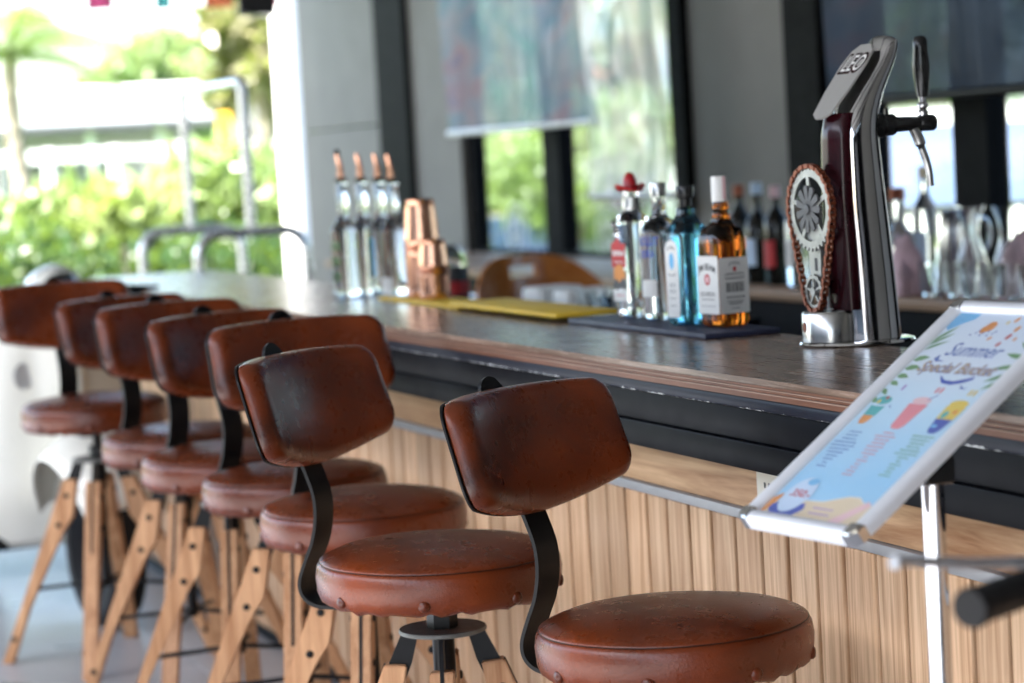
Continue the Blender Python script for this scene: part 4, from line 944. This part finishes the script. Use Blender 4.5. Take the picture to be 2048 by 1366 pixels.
M().tube([(.02+.285*math.cos(a)*-.45, .04+.285*math.cos(a)*-.89, .33+.285*math.sin(a)) for a in [2*math.pi*i/56 for i in range(56)]], .009, 8, True).build('rim', 'steel', wh, True)
sp_ = M()
for i in range(18):
    a = 2*math.pi*i/18; sp_.tube([(.02, .04, .33), (.02+.28*math.cos(a)*-.45, .04+.28*math.cos(a)*-.89, .33+.28*math.sin(a))], .0011, 4)
sp_.build('spokes', 'steel', wh)


for o in (bpy.data.objects['bicycle'],): o.rotation_euler.z = 0

# ------------------------------------------------------------------ back counter and what stands on it
bc = thing('back_counter', 'pale wood topped back counter with dark front under the windows', 'counter', (3.33, 7.0, 0))
M().box(-.30, .30, -4.6, 3.2, .872, .900, .003).build('worktop', 'shelf_wood', bc, 30)
for i in range(8):
    y0 = -4.55+i*.96; d = M().box(-.272, -.25, y0, y0+.945, .10, .868, .003).build('door_panel', 'navy_panel' if 'navy_panel' in MATS else 'black_paint', bc)
    M().tube([(-.282, y0+.1, .80), (-.282, y0+.24, .80)], .006, 8).build('handle', 'steel', d, True)
M().box(-.249, .27, -4.55, 3.1, .02, .868).build('carcass', 'black_paint', bc)
def small_bottle(x, y, h, r, glassm, capm, labm, label, z=.9008, sh=.66):
    t = thing('shelf_bottle', label, 'bottle', (x, y, z), R(rng.uniform(-15, 15)), 'bottles on the back counter')
    rn = r*.36; hs = h*sh
    M().lathe([(0, .002), (r*.9, 0), (r, .006), (r, hs-.015), (r*.9, hs), (rn*1.3, hs+.025), (rn, hs+.04), (rn, h-.035), (0, h-.035)], 28).build('bottle_glass', glassm, t, 50)
    M().lathe([(0, h-.034), (rn*1.15, h-.034), (rn*1.15, h-.002), (rn*.9, h), (0, h)], 18).build('cap', capm, t, True)
    m = M(); strip_poly(m, -r*.9, r*.9, h*.18, h*.45); curved(m, r+.0008).build('front_label', labm, t, 60)
small_bottle(3.16, 6.37, .285, .038, 'dark_glass', 'chain_rust', 'dark_print', 'very dark bottle with reddish cap beside the grey wall panel')
small_bottle(3.15, 6.235, .290, .038, 'dark_glass', 'bubble_print', 'bubble_print', 'dark bottle with silvery neck and large pale label', sh=.6)
small_bottle(3.15, 6.12, .280, .037, 'dark_glass', 'pale_pink_print', 'red_print', 'dark bottle with pinkish cap and red label')
small_bottle(3.16, 6.01, .285, .036, 'clear_glass', 'dark_print', 'paper_white', 'clear shelf bottle just left of the tap chain')
small_bottle(3.30, 5.70, .262, .052, 'decanter_pale' if 'decanter_pale' in MATS else 'clear_glass', 'chain_rust', 'paper_white', 'squat pale bottle with brown cap right of the tap tower', sh=.5)
small_bottle(3.36, 5.66, .315, .034, 'clear_glass', 'sand_print', 'bubble_print', 'tall clear bottle with beige stopper right of the tap tower')
def carafe(x, y, h, label):
    o = M().lathe([(0, .003), (.030, 0), (.042, .012), (.045, .04), (.036, .085), (.024, .125), (.022, .145), (.027, .18), (.040, h), (.0385, h), (.0255, .18), (.0205, .145), (.0225, .125), (.0345, .085), (.0435, .04), (.040, .014), (0, .008)], 32).build('glass_carafe', 'clear_glass', None, True, (x, y, .9008))
    o['label'] = label; o['category'] = 'carafe'; o['group'] = 'glass carafes on the back counter'
carafe(3.30, 5.34, .212, 'hourglass shaped clear carafe left of the other carafe'); carafe(3.30, 5.165, .212, 'hourglass shaped clear carafe at the right edge of the photo')
gi = 0
GL = ['small clear glass nearest the pink towel', 'second small clear glass from the pink towel', 'third small clear glass from the pink towel', 'fourth small clear glass from the pink towel', 'fifth small clear glass from the pink towel', 'small clear glass at the far right, sixth from the towel']
for k in range(6):
    o = M().lathe([(0, .001), (.026, 0), (.028, .004), (.033, .085), (.0315, .085), (.0255, .010), (0, .008)], 26).build('shot_glass', 'clear_glass', None, True, (3.12+.015*(k % 2), 5.235-.085*k, .9008))
    o['label'] = GL[k]; o['category'] = 'glass'; o['group'] = 'small glasses on the back counter'
t = thing('steel_jug', 'polished steel jug between the bottles and the carafes', 'jug', (3.36, 5.49, .9008))
M().lathe([(0, 0), (.062, 0), (.064, .004), (.048, .15), (.046, .19), (.050, .20), (.048, .20), (.044, .19), (0, .03)], 32).build('jug_body', 'steel', t, 50)
M().tube(smooth_path([(.045, 0, .175), (.085, 0, .165), (.09, 0, .11), (.058, 0, .06)], 5), .006, 8).build('handle', 'steel', t, True)
def towel(x, y, lx, ly, h, label, seed, name='folded_towel'):
    r2 = np.random.default_rng(seed); n = 22; vs = []; fs = []; a, b, c = r2.uniform(0, 6, 3)
    for j in range(n+1):
        for i in range(n+1):
            u, v = -1+2*i/n, -1+2*j/n; e = max(0, 1-abs(u)**3)*max(0, 1-abs(v)**3)
            z = h*e**.55*(.75+.25*math.sin(5*u+a+2*math.sin(3*v+b)))+.008*math.sin(11*v+c)*e
            vs.append((u*lx*(1+.06*math.sin(7*v+a)), v*ly*(1+.06*math.sin(6*u+b)), max(z, .001)))
    N = n+1
    for j in range(n):
        for i in range(n): fs.append((j*N+i, j*N+i+1, (j+1)*N+i+1, (j+1)*N+i))
    o = M().add(vs, fs).build(name, 'pink_towel', None, 80, (x, y, .9008)); o['label'] = label; o['category'] = 'towel'; o['group'] = 'pink towels'; return o
towel(3.10, 5.335, .045, .060, .150, 'crumpled pink towel heaped beside the tap tower', 3); towel(3.43, 5.08, .05, .32, .17, 'long pink towel rolled up behind the carafes', 8)

# ------------------------------------------------------------------ luggage cart at the far end of the bar
t = thing('luggage_cart', 'stainless steel luggage cart with tall hoop handle beyond the counter end', 'luggage cart', (2.40, 9.55, 0))
def hoop(y, name):
    pts = [(-.215, y, .20), (-.215, y, .985)]+[(-.125-.09*math.cos(R(a)), y, .985+.09*math.sin(R(a))) for a in range(15, 91, 15)]+[(.125+.09*math.sin(R(a)), y, .985+.09*math.cos(R(a))) for a in range(0, 91, 15)]+[(.215, y, .20)]
    M().tube(pts, .020, 14).build(name, 'bright_steel', t, True)
hoop(.47, 'end_hoop'); hoop(-.51, 'end_hoop')
pts = [(0, .47, 1.075), (0, .47, 1.62)]+[(0, .44+.03*math.cos(R(a)), 1.62+.03*math.sin(R(a))) for a in (20, 45, 70, 90)]+[(0, -.48-.03*math.sin(R(a)), 1.62+.03*math.cos(R(a))) for a in (0, 25, 50, 75, 90)]+[(0, -.51, 1.075)]
M().tube(pts, .020, 14).build('tall_handle', 'bright_steel', t, True)
M().box(-.26, .26, -.56, .52, .17, .20, .01).build('platform', 'red_enamel', t)
for x in (-.2, .2):
    for y in (-.48, .44): M().lathe([(0, -.02), (.075, -.02), (.08, -.01), (.08, .01), (.075, .02), (0, .02)], 24, (x, y, .082), 'x').build('wheel', 'rubber', t, True); M().box(x-.03, x+.03, y-.01, y+.01, .08, .169).build('caster_fork', 'bright_steel', t)

# ------------------------------------------------------------------ white scooter beyond the last stool
t = thing('motor_scooter', 'white vintage motor scooter parked at the end of the stools', 'scooter', (1.352, 6.98, 0), R(10)); t.scale = (1.06, 1, 1.03)
def wheel(y, nm):
    w_ = M().lathe([(.150, -.05), (.175, -.052), (.198, -.045), (.210, -.028), (.214, 0), (.210, .028), (.198, .045), (.175, .052), (.150, .05)], 48, (0, y, .214), 'x')
    w_.f = [f for f in w_.f if len(f) == 4]; w_.mi = w_.mi[:len(w_.f)]
    o = w_.build(nm, 'rubber', t, 60)
    M().lathe([(0, -.022), (.05, -.026), (.09, -.018), (.128, -.040), (.152, -.047), (.152, .047), (.128, .040), (.09, .018), (.05, .026), (0, .022)], 40, (0, y, .214), 'x').build('rim', 'black_paint', o, 40)
    M().lathe([(0, -.05), (.03, -.046), (.036, -.02), (.036, .02), (.03, .046), (0, .05)], 24, (0, y, .214), 'x').build('hub', 'chrome', o, 40)
wheel(0, 'front_wheel'); wheel(1.28, 'rear_wheel')
def fender():
    vs = []; fs = []; na, nb = 26, 14
    for i in range(na+1):
        a = R(28+128*i/na); k = math.sin(R(180*i/na))
        for j in range(nb+1):
            b = -1+2*j/nb; r = .275+.055*k-.075*abs(b)**2.6; x = b*(.115+.045*k)
            vs.append((x, -r*math.cos(a)*1.08, .235+r*math.sin(a)*1.02))
    for i in range(na):
        for j in range(nb): fs.append((i*(nb+1)+j, i*(nb+1)+j+1, (i+1)*(nb+1)+j+1, (i+1)*(nb+1)+j))
    o = M().add(vs, fs).build('front_fender', 'white_paint', t, 70); md = o.modifiers.new('solid', 'SOLIDIFY'); md.thickness = .004
fender()
def legshield():
    vs = []; fs = []; nz, nx = 24, 20
    for j in range(nz+1):
        v = j/nz; z = .215+.685*v; wd = .235*(1-.06*(1-v)**3-.50*max(0, v-.70)**1.6*4.2*.5-.12*max(0, .15-v)/.15); yc = .29-.055*v+.20*max(0, .22-v)**1.2
        for i in range(nx+1):
            u = -1+2*i/nx; x = u*wd; y = yc+.085*abs(u)**2.2-.045*math.exp(-(u/.22)**2)*(.4+.6*v)
            vs.append((x, y, z))
    for j in range(nz):
        for i in range(nx): fs.append((j*(nx+1)+i, j*(nx+1)+i+1, (j+1)*(nx+1)+i+1, (j+1)*(nx+1)+i))
    o = M().add(vs, fs).build('leg_shield', 'white_paint', t, 70); md = o.modifiers.new('solid', 'SOLIDIFY'); md.thickness = .012; md.offset = 1
    return o
ls = legshield()
M().prism([(-.038, .34), (.038, .34), (.030, .80), (.018, .86), (-.018, .86), (-.030, .80)], (0, .205, 0), (1, 0, 0), (0, -.03, 1), (0, .03, 0)).build('horn_cover', 'white_paint', ls, 30)
M().box(-.006, .006, .196, .204, .80, .84).build('crest', 'blue_print', ls)
for s_ in (-1, 1): M().tube(smooth_path([(s_*.205, .40, .23), (s_*.228, .37, .36), (s_*.233, .345, .55), (s_*.228, .33, .72), (s_*.19, .325, .84), (s_*.13, .30, .895)], 4), .007, 8).build('edge_trim', 'seat_grey', ls, True)
M().flat(ell(.115, .715, .030, .038, 24), (0, .252, 0), (-1, 0, 0), (0, 0, 1)).build('round_emblem', 'grey_trim', ls); bpy.data.objects['round_emblem'].location = (0, -.004, 0)
M().tube([(.02, .29, .90), (.015, .31, .96)], .035, 16).build('steering_column', 'white_paint', t, True)
M().lathe([(0, -.11), (.05, -.105), (.072, -.075), (.075, -.02), (.06, .06), (.02, .09), (0, .09)], 28, (0, .30, .955), 'y').build('headset', 'white_paint', t, True)
M().lathe([(0, -.120), (.045, -.116), (.055, -.108), (.055, -.10), (0, -.10)], 28, (0, .30, .955), 'y').build('headlight', 'clear_glass', t, True)
for s_ in (-1, 1):
    M().tube([(s_*.05, .31, .95), (s_*.20, .345, .94), (s_*.24, .36, .935)], .016, 12).build('handlebar', 'white_paint', t, True)
    M().tube([(s_*.24, .36, .935), (s_*.36, .40, .925)], .017, 12).build('grip', 'rubber', t, True)
M().box(-.20, .20, .36, .86, .20, .245, .015).build('floorboard', 'rubber', t, 40)
def cowl(s_):
    vs = []; fs = []; nu, nv = 24, 16
    for j in range(nv+1):
        for i in range(nu+1):
            a, b = 2*math.pi*i/nu, -math.pi/2+math.pi*j/nv; q = (abs(math.cos(a))**2.6+abs(math.sin(a))**2.6)**(-1/2.6)
            vs.append((s_*(.115+.115*math.cos(b)*q*math.cos(a)), 1.22+.42*math.sin(b), .48+.175*math.cos(b)*q*math.sin(a)))
    for j in range(nv):
        for i in range(nu): fs.append((j*(nu+1)+i, j*(nu+1)+i+1, (j+1)*(nu+1)+i+1, (j+1)*(nu+1)+i))
    return M().add(vs, fs)
for s_ in (-1, 1): cowl(s_).build('side_cowl', 'white_paint', t, 70)
M().box(-.13, .13, .86, 1.55, .30, .66, .05).build('rear_body', 'white_paint', t, 60)
M().box(-.14, .14, .80, 1.50, .665, .77, .04).build('seat', 'seat_grey', t, 60)
M().tube([(-.16, 1.0, .20), (-.17, 1.3, .18), (-.17, 1.6, .22)], .03, 14).build('exhaust', 'chrome', t, True)
M().box(-.236, -.232, 1.05, 1.18, .50, .56).build('blue_badge', 'blue_print', t)
M().tube([(.13, .55, .20), (.20, .52, .10), (.22, .50, .012)], .011, 8).tube([(-.13, .55, .20), (-.20, .52, .10), (-.22, .50, .012)], .011, 8).build('kick_stand', 'black_metal', t, True)

# ------------------------------------------------------------------ bunting, speaker under the canopy edge
bl = thing('bunting_line', 'string of bunting cord under the canopy edge at top left', 'cord', (2.5, 10.75, 2.50))
M().tube([(-1.9, .3, .33), (-.9, .1, .05), (0, 0, -.02), (.6, -.10, .02), (1.05, -.2, .33)], .003, 6).build('cord', 'white_wall', bl)
for lab, mt, x, y, zb, ww in (('pink bunting flag at the top left', 'flag_pink', 2.24, 10.80, 2.065, .115), ('small teal bunting flag between the pink and orange flags', 'flag_teal', 2.515, 10.75, 2.055, .07), ('orange bunting flag left of the black speaker', 'flag_orange', 2.76, 10.70, 2.050, .13), ('small pink bunting flag beside the white column', 'flag_pink', 2.995, 10.66, 2.045, .055)):
    vs = []; n = 8; H = 2.49-zb
    for j in range(n+1):
        for i in range(n+1): vs.append((-ww/2+ww*i/n, .012*math.sin(7*j/n+5*i/n), H*j/n))
    o = M().add(vs, [(j*(n+1)+i, j*(n+1)+i+1, (j+1)*(n+1)+i+1, (j+1)*(n+1)+i) for j in range(n) for i in range(n)]).build('bunting_flag', mt, None, 80, (x, y, zb), R(-14)); md = o.modifiers.new('solid', 'SOLIDIFY'); md.thickness = .0015
    o['label'] = lab; o['category'] = 'flag'; o['group'] = 'bunting flags'
t = thing('loudspeaker', 'black loudspeaker hanging near the white column, cut by the top edge', 'speaker', (2.63, 9.60, 1.935), R(-14))
M().box(-.075, .075, -.07, .07, 0, .26, .008).build('cabinet', 'black_plastic', t, 30); M().box(-.066, .066, -.074, -.0705, .01, .25, .001).build('grille', 'rubber', t)
M().box(-.012, .012, -.012, .012, .26, .895).build('hanger', 'black_metal', t)

# ------------------------------------------------------------------ garden
def leaves(name, blobs, n, size, mat, parent=None, aspect=.45, up=0.3, seed=1, **props):
    """many small leaf faces spread through the volume of several ellipsoids (x,y,z,rx,ry,rz)"""
    r = np.random.default_rng(seed); vol = np.array([b[3]*b[4]*b[5] for b in blobs])**.7; idx = r.choice(len(blobs), n, p=vol/vol.sum()); B = np.array(blobs)[idx]
    d = r.normal(size=(n, 3)); d /= np.linalg.norm(d, axis=1)[:, None]; rad = r.uniform(.35, 1.05, n)[:, None]**.6
    c = B[:, :3]+d*rad*B[:, 3:6]; keep = c[:, 2] > .01; c = c[keep]; d = d[keep]; n = len(c)
    ax = r.normal(size=(n, 3)); ax[:, 2] += up; ax /= np.linalg.norm(ax, axis=1)[:, None]; nr = d+r.normal(size=(n, 3))*.7; sd = np.cross(ax, nr); sd /= np.linalg.norm(sd, axis=1)[:, None]+1e-9
    s = size*r.uniform(.6, 1.3, n)[:, None]; tip = c+ax*s; md = c+ax*s*.5
    V = np.stack([c, md+sd*s*aspect*.5, tip, md-sd*s*aspect*.5], 1).reshape(-1, 3)
    me = bpy.data.meshes.new(name); me.vertices.add(len(V)); me.vertices.foreach_set('co', V.ravel()); me.loops.add(4*n); me.loops.foreach_set('vertex_index', np.arange(4*n, dtype=np.int32))
    me.polygons.add(n); me.polygons.foreach_set('loop_start', np.arange(0, 4*n, 4, dtype=np.int32)); me.materials.append(MATS[mat]); me.update(calc_edges=True); me.validate()
    o = bpy.data.objects.new(name, me); COL.objects.link(o); o.parent = parent
    for k, q in props.items(): o[k] = q
    return o
def blobs(n, x0, x1, y0, y1, z0, z1, r0, r1, seed, flat=1):
    r = np.random.default_rng(seed); return [(r.uniform(x0, x1), r.uniform(y0, y1), r.uniform(z0, z1), (q := r.uniform(r0, r1)), q, q*flat) for _ in range(n)]
M().box(-14, 16, 13.2, 60, -.0545, -.02).build('lawn', 'grass', kind='structure')
hd = thing('hedge', 'clipped dark green hedge beyond the far end of the counter', 'hedge', (0, 14.2, 0))
for k in range(26):
    x = -7.5+k*.5; M().tube([(x, 0, 0), (x+.03, .03, .5), (x-.02, 0, .9)], .018, 6).build('stem', 'tree_bark', hd)
leaves('foliage', blobs(150, -8, 5.2, -.3, .3, .15, .80, .26, .36, 2), 52000, .075, 'leaf_dark', hd, seed=3)
SH = [(1.5, 15.6, 1.25, .55, 'leaf_bright', 'bright green shrub behind the hedge at the left edge'), (2.45, 15.8, 1.15, .5, 'leaf_mid', 'mid green shrub behind the hedge, left of the luggage cart'), (3.05, 15.5, 1.05, .28, 'leaf_yellow', 'yellow leaved shrub behind the hedge near the luggage cart'),
      (3.75, 15.9, 1.3, .55, 'leaf_bright', 'bright green shrub framed by the luggage cart handle'), (4.4, 15.7, 1.25, .5, 'leaf_mid', 'fresh green shrub left of the white column'), (.4, 15.9, 1.3, .6, 'leaf_mid', 'shrub left of the photo edge behind the hedge')]
for i, (x, y, h_, r_, mt, lab) in enumerate(SH[:5]):
    t = thing('garden_shrub', lab, 'shrub', (x, y, 0), 0, 'shrubs behind the hedge')
    for k in range(5): M().tube([(.02*k, 0, 0), (.08*(k-2), .05*(k % 2), h_*.5), (.14*(k-2), .08*(k % 3-1), h_*.9)], .014, 6).build('stem', 'tree_bark', t, True)
    leaves('foliage', blobs(16, -r_, r_, -r_*.8, r_*.8, .35, h_*.95, .22, .36, 20+i), 7500, .15, mt, t, .34, .7, 30+i)
def tree(x, y, h, cr, mat, label, seed, n=9000, size=.13, trunk=.09, name='garden_tree', z0=.45):
    t = thing(name, label, 'tree', (x, y, 0), 0, 'trees in the garden'); r2 = random.Random(seed)
    tk = M().tube(smooth_path([(0, 0, 0), (.05, .03, h*.3), (-.04, .02, h*.55), (.03, 0, h*.8)], 4), trunk, 10, rf=lambda k: 1-.6*k).build('trunk', 'tree_bark', t, True)
    lm = M(); bl_ = []
    for k in range(9):
        a = k*2.4; zz = h*(z0+.045*k); e = (cr*.75*math.cos(a), cr*.75*math.sin(a), zz+h*.16); lm.tube([(0, 0, zz), (e[0]*.5, e[1]*.5, zz+h*.1), e], trunk*.35, 6, rf=lambda q: 1-.7*q)
        bl_.append((*e, cr*.5, cr*.5, cr*.38)); bl_.append((e[0]*.55, e[1]*.55, zz+h*.22, cr*.42, cr*.42, cr*.32))
    lm.build('limb', 'tree_bark', tk, True); leaves('crown', bl_, n, size, mat, t, .4, .2, seed)
tree(8.5, 38, 3.3, .95, 'leaf_bright', 'pale green round tree far behind the white roof', 5, 9000, .22)
tree(5.75, 21.0, 4.2, .42, 'leaf_brown', 'brownish slender tree behind the luggage cart, left of white column', 6, 7000, .20, .07, z0=.28)
tree(6.35, 24.5, 5.2, .75, 'leaf_bright', 'light green slender tree behind the white roof near the luggage cart', 8, 6000, .22, .08, z0=.5)
tree(2.2, 30, 4.6, 1.4, 'leaf_mid', 'green tree at the upper left behind the palm', 9, 7000, .22)
# palm
def palm(x, y, h, label, seed, nf=13, L_=1.35):
    t = thing('palm_tree', label, 'palm', (x, y, 0), 0, 'palms in the garden'); r2 = random.Random(seed)
    M().tube(smooth_path([(0, 0, 0), (.04, 0, h*.4), (.0, .03, h*.8), (0, 0, h)], 5), .075, 12, rf=lambda k: 1.1-.35*k+.03*math.sin(k*70)).build('trunk', 'tree_bark', t, True)
    for k in range(nf):
        a = 2*math.pi*k/nf+r2.uniform(-.2, .2); el = r2.uniform(.15, 1.15); P_ = []; c, s_ = math.cos(a), math.sin(a); l = L_*r2.uniform(.8, 1.1)
        for q in range(13):
            u = q/12; rr = l*u*math.cos(el)*(1-.12*u)+.15*u*u; zz = l*(math.sin(el)*u-.95*u*u*(.55+.3*math.cos(el))); P_.append(Vector((c*rr, s_*rr, h+zz)))
        m = M(); m.tube(P_, .010, 5, rf=lambda z: 1.2-z)
        for q in range(1, 13):
            for w2 in (-1, 1):
                for f in (0, .5):
                    p = P_[q-1].lerp(P_[q], f); tg = (P_[q]-P_[q-1]).normalized(); sd = Vector((-s_, c, 0))*w2; ll = .34*math.sin(math.pi*min(1, .12+q/13))+.06
                    e = p+sd*ll*.8+tg*ll*.5+Vector((0, 0, -ll*.45)); b2 = tg*.017; m.add([p-b2, p+b2, e], [(0, 1, 2)])
        m.build('frond', 'leaf_mid' if k % 3 else 'leaf_bright', t)
palm(3.02, 17.9, 2.25, 'palm with drooping fronds at the upper left', 3)
# white roofed kiosk far behind, yellow sign post
t = thing('garden_kiosk', 'low white roofed kiosk beyond the garden', 'kiosk', (6.3, 30, 0))
M().box(-1.55, 1.35, -1.2, 1.2, 1.98, 2.42, .03).build('roof', 'roof_white', t); M().box(-1.60, 1.40, -1.25, 1.25, 1.90, 1.975, .01).build('eave', 'seat_grey', t)
M().box(-1.35, 1.15, .6, .7, 0, 1.895).build('rear_wall', 'grey_trim', t); M().box(-1.35, 1.15, -.95, -.85, 0, 1.0, .01).build('counter_wall', 'roof_white', t)
for x in (-1.4, -.55, .3, 1.15): M().box(x, x+.08, -1.0, -.92, 0, 1.895).build('post', 'roof_white', t)
for x in (-1.25, -.40, .45): M().box(x, x+.6, .585, .598, 1.2, 1.7).build('window', 'window_glass', t)
t = thing('white_fence', 'white rail fence in the garden behind the shrubs', 'fence', (4.6, 22.6, 0))
for k in range(8): M().box(-2.4+k*.62, -2.32+k*.62, -.04, .04, 0, 1.62, .005).build('post', 'white_wall', t)
for z in (1.02, 1.50): M().box(-2.45, 2.15, -.055, -.041, z, z+.11, .003).build('rail', 'white_wall', t)
t = thing('yellow_sign', 'small yellow sign on a post behind the luggage cart', 'sign', (4.93, 19.2, 0), R(-14))
M().tube([(0, 0, 0), (0, 0, 1.80)], .02, 10).build('post', 'grey_trim', t, True); M().box(-.055, .055, -.03, -.021, 1.46, 1.80, .003).build('sign_plate', 'sign_yellow', t)

# ------------------------------------------------------------------ beyond the windows
tree(7.6, 20.6, 2.9, 1.3, 'leaf_bright', 'bright green tree seen through the left window', 15, 8000, .2)
tree(9.6, 19.0, 3.4, 1.5, 'leaf_mid', 'green tree seen through the middle window beside the mullion', 16, 8000, .2)
tree(10.5, 14.8, 3.6, 1.5, 'leaf_mid', 'green tree seen through the right window', 17, 8000, .2)
t = thing('white_house', 'white house with reddish eave seen through the windows', 'house', (9.3, 21.6, 0), R(-22))
M().box(-1.3, 3, -2, 2, 0, 1.95, .01).build('wall', 'white_wall', t); M().box(-1.4, 3.1, -2.1, 2.1, 1.955, 2.2, .02).build('roof', 'flag_orange', t)
for x in (-.6, 1.4): wn_ = M().box(x, x+.9, -2.03, -2.003, .7, 1.6).build('window', 'dark_post', t); M().box(x+.06, x+.84, -2.036, -2.031, .76, 1.54).build('pane', 'window_glass', wn_)
for i, (x, y, r_, mt, lab) in enumerate(((6.6, 18.2, .6, 'leaf_bright', 'bright shrub low behind the left window pane'), (7.3, 17.6, .5, 'leaf_bright', 'green shrub low behind the middle window pane'), (7.6, 13.2, .55, 'leaf_dark', 'dark shrub low behind the right window'))):
    t = thing('garden_shrub', lab, 'shrub', (x, y, 0), 0, 'shrubs seen through the windows')
    for k in range(4): M().tube([(.03*k, 0, 0), (.1*(k-1.5), .05*(k % 2), .6)], .014, 6).build('stem', 'tree_bark', t, True)
    leaves('foliage', blobs(16, -r_, r_, -r_, r_, .3, 1.5, .25, .4, 60+i), 6000, .15, mt, t, .4, .5, 70+i)
def car(x, y, rz, paint, label):
    t = thing('parked_car', label, 'car', (x, y, 0), R(rz), None)
    prof = [(-2.05, .30), (-2.1, .62), (-1.95, .80), (-1.45, .90), (-.75, 1.40), (.75, 1.45), (1.55, .98), (2.0, .90), (2.1, .62), (2.05, .30)]
    bm = bmesh.new(); a = [bm.verts.new((p, -.82 if q < 1.2 else -.66, q)) for p, q in prof]; b = [bm.verts.new((p, .82 if q < 1.2 else .66, q)) for p, q in prof]; n = len(prof)
    bm.faces.new(a); bm.faces.new(b[::-1])
    for i in range(n): bm.faces.new((a[(i+1) % n], a[i], b[i], b[(i+1) % n]))
    bmesh.ops.bevel(bm, geom=list(bm.edges), offset=.06, segments=3, affect='EDGES'); M().frombm(bm).build('body', paint, t, 50)
    for s_ in (-1, 1): M().prism([(-1.15, .95), (-.72, 1.30), (.70, 1.35), (1.25, .98)], (0, s_*.795, 0), (1, 0, 0), (0, -s_*.38 if False else 0, 1), (0, s_*.02, 0)).build('side_window', 'dark_glass', t)
    M().prism([(-.58, 0), (.58, 0), (.50, .62), (-.50, .62)], (-1.40, 0, .955), (0, 1, 0), Vector((.70, 0, .5)).normalized(), (-.02, 0, .028)).build('windscreen', 'dark_glass', t)
    for px in (-1.3, 1.3):
        for s_ in (-1, 1):
            w_ = M().lathe([(0, -.10), (.29, -.10), (.32, -.07), (.32, .07), (.29, .10), (0, .10)], 28, (px, s_*.76, .32), 'y').build('wheel', 'rubber', t, True); M().lathe([(0, -.108), (.20, -.104), (.20, .104), (0, .108)], 20, (px, s_*.76, .32), 'y').build('rim', 'aluminium', w_, True)
    for s_ in (-.55, .55): M().lathe([(0, -.03), (.09, -.02), (.11, .01), (0, .03)], 16, (-2.06, s_, .70), 'x').build('headlight', 'clear_glass', t, True)
t = thing('planter_box', 'dark blue planter box seen low through the left window', 'planter', (6.55, 17.4, 0), R(-20))
M().box(-.7, .5, -.25, .25, 0, .86, .01).build('box', 'car_blue', t); M().box(-.66, .46, -.21, .21, .862, .875).build('soil', 'tree_bark', t)
car(6.6, 10.6, 62, 'white_paint', 'white car seen through the right window')
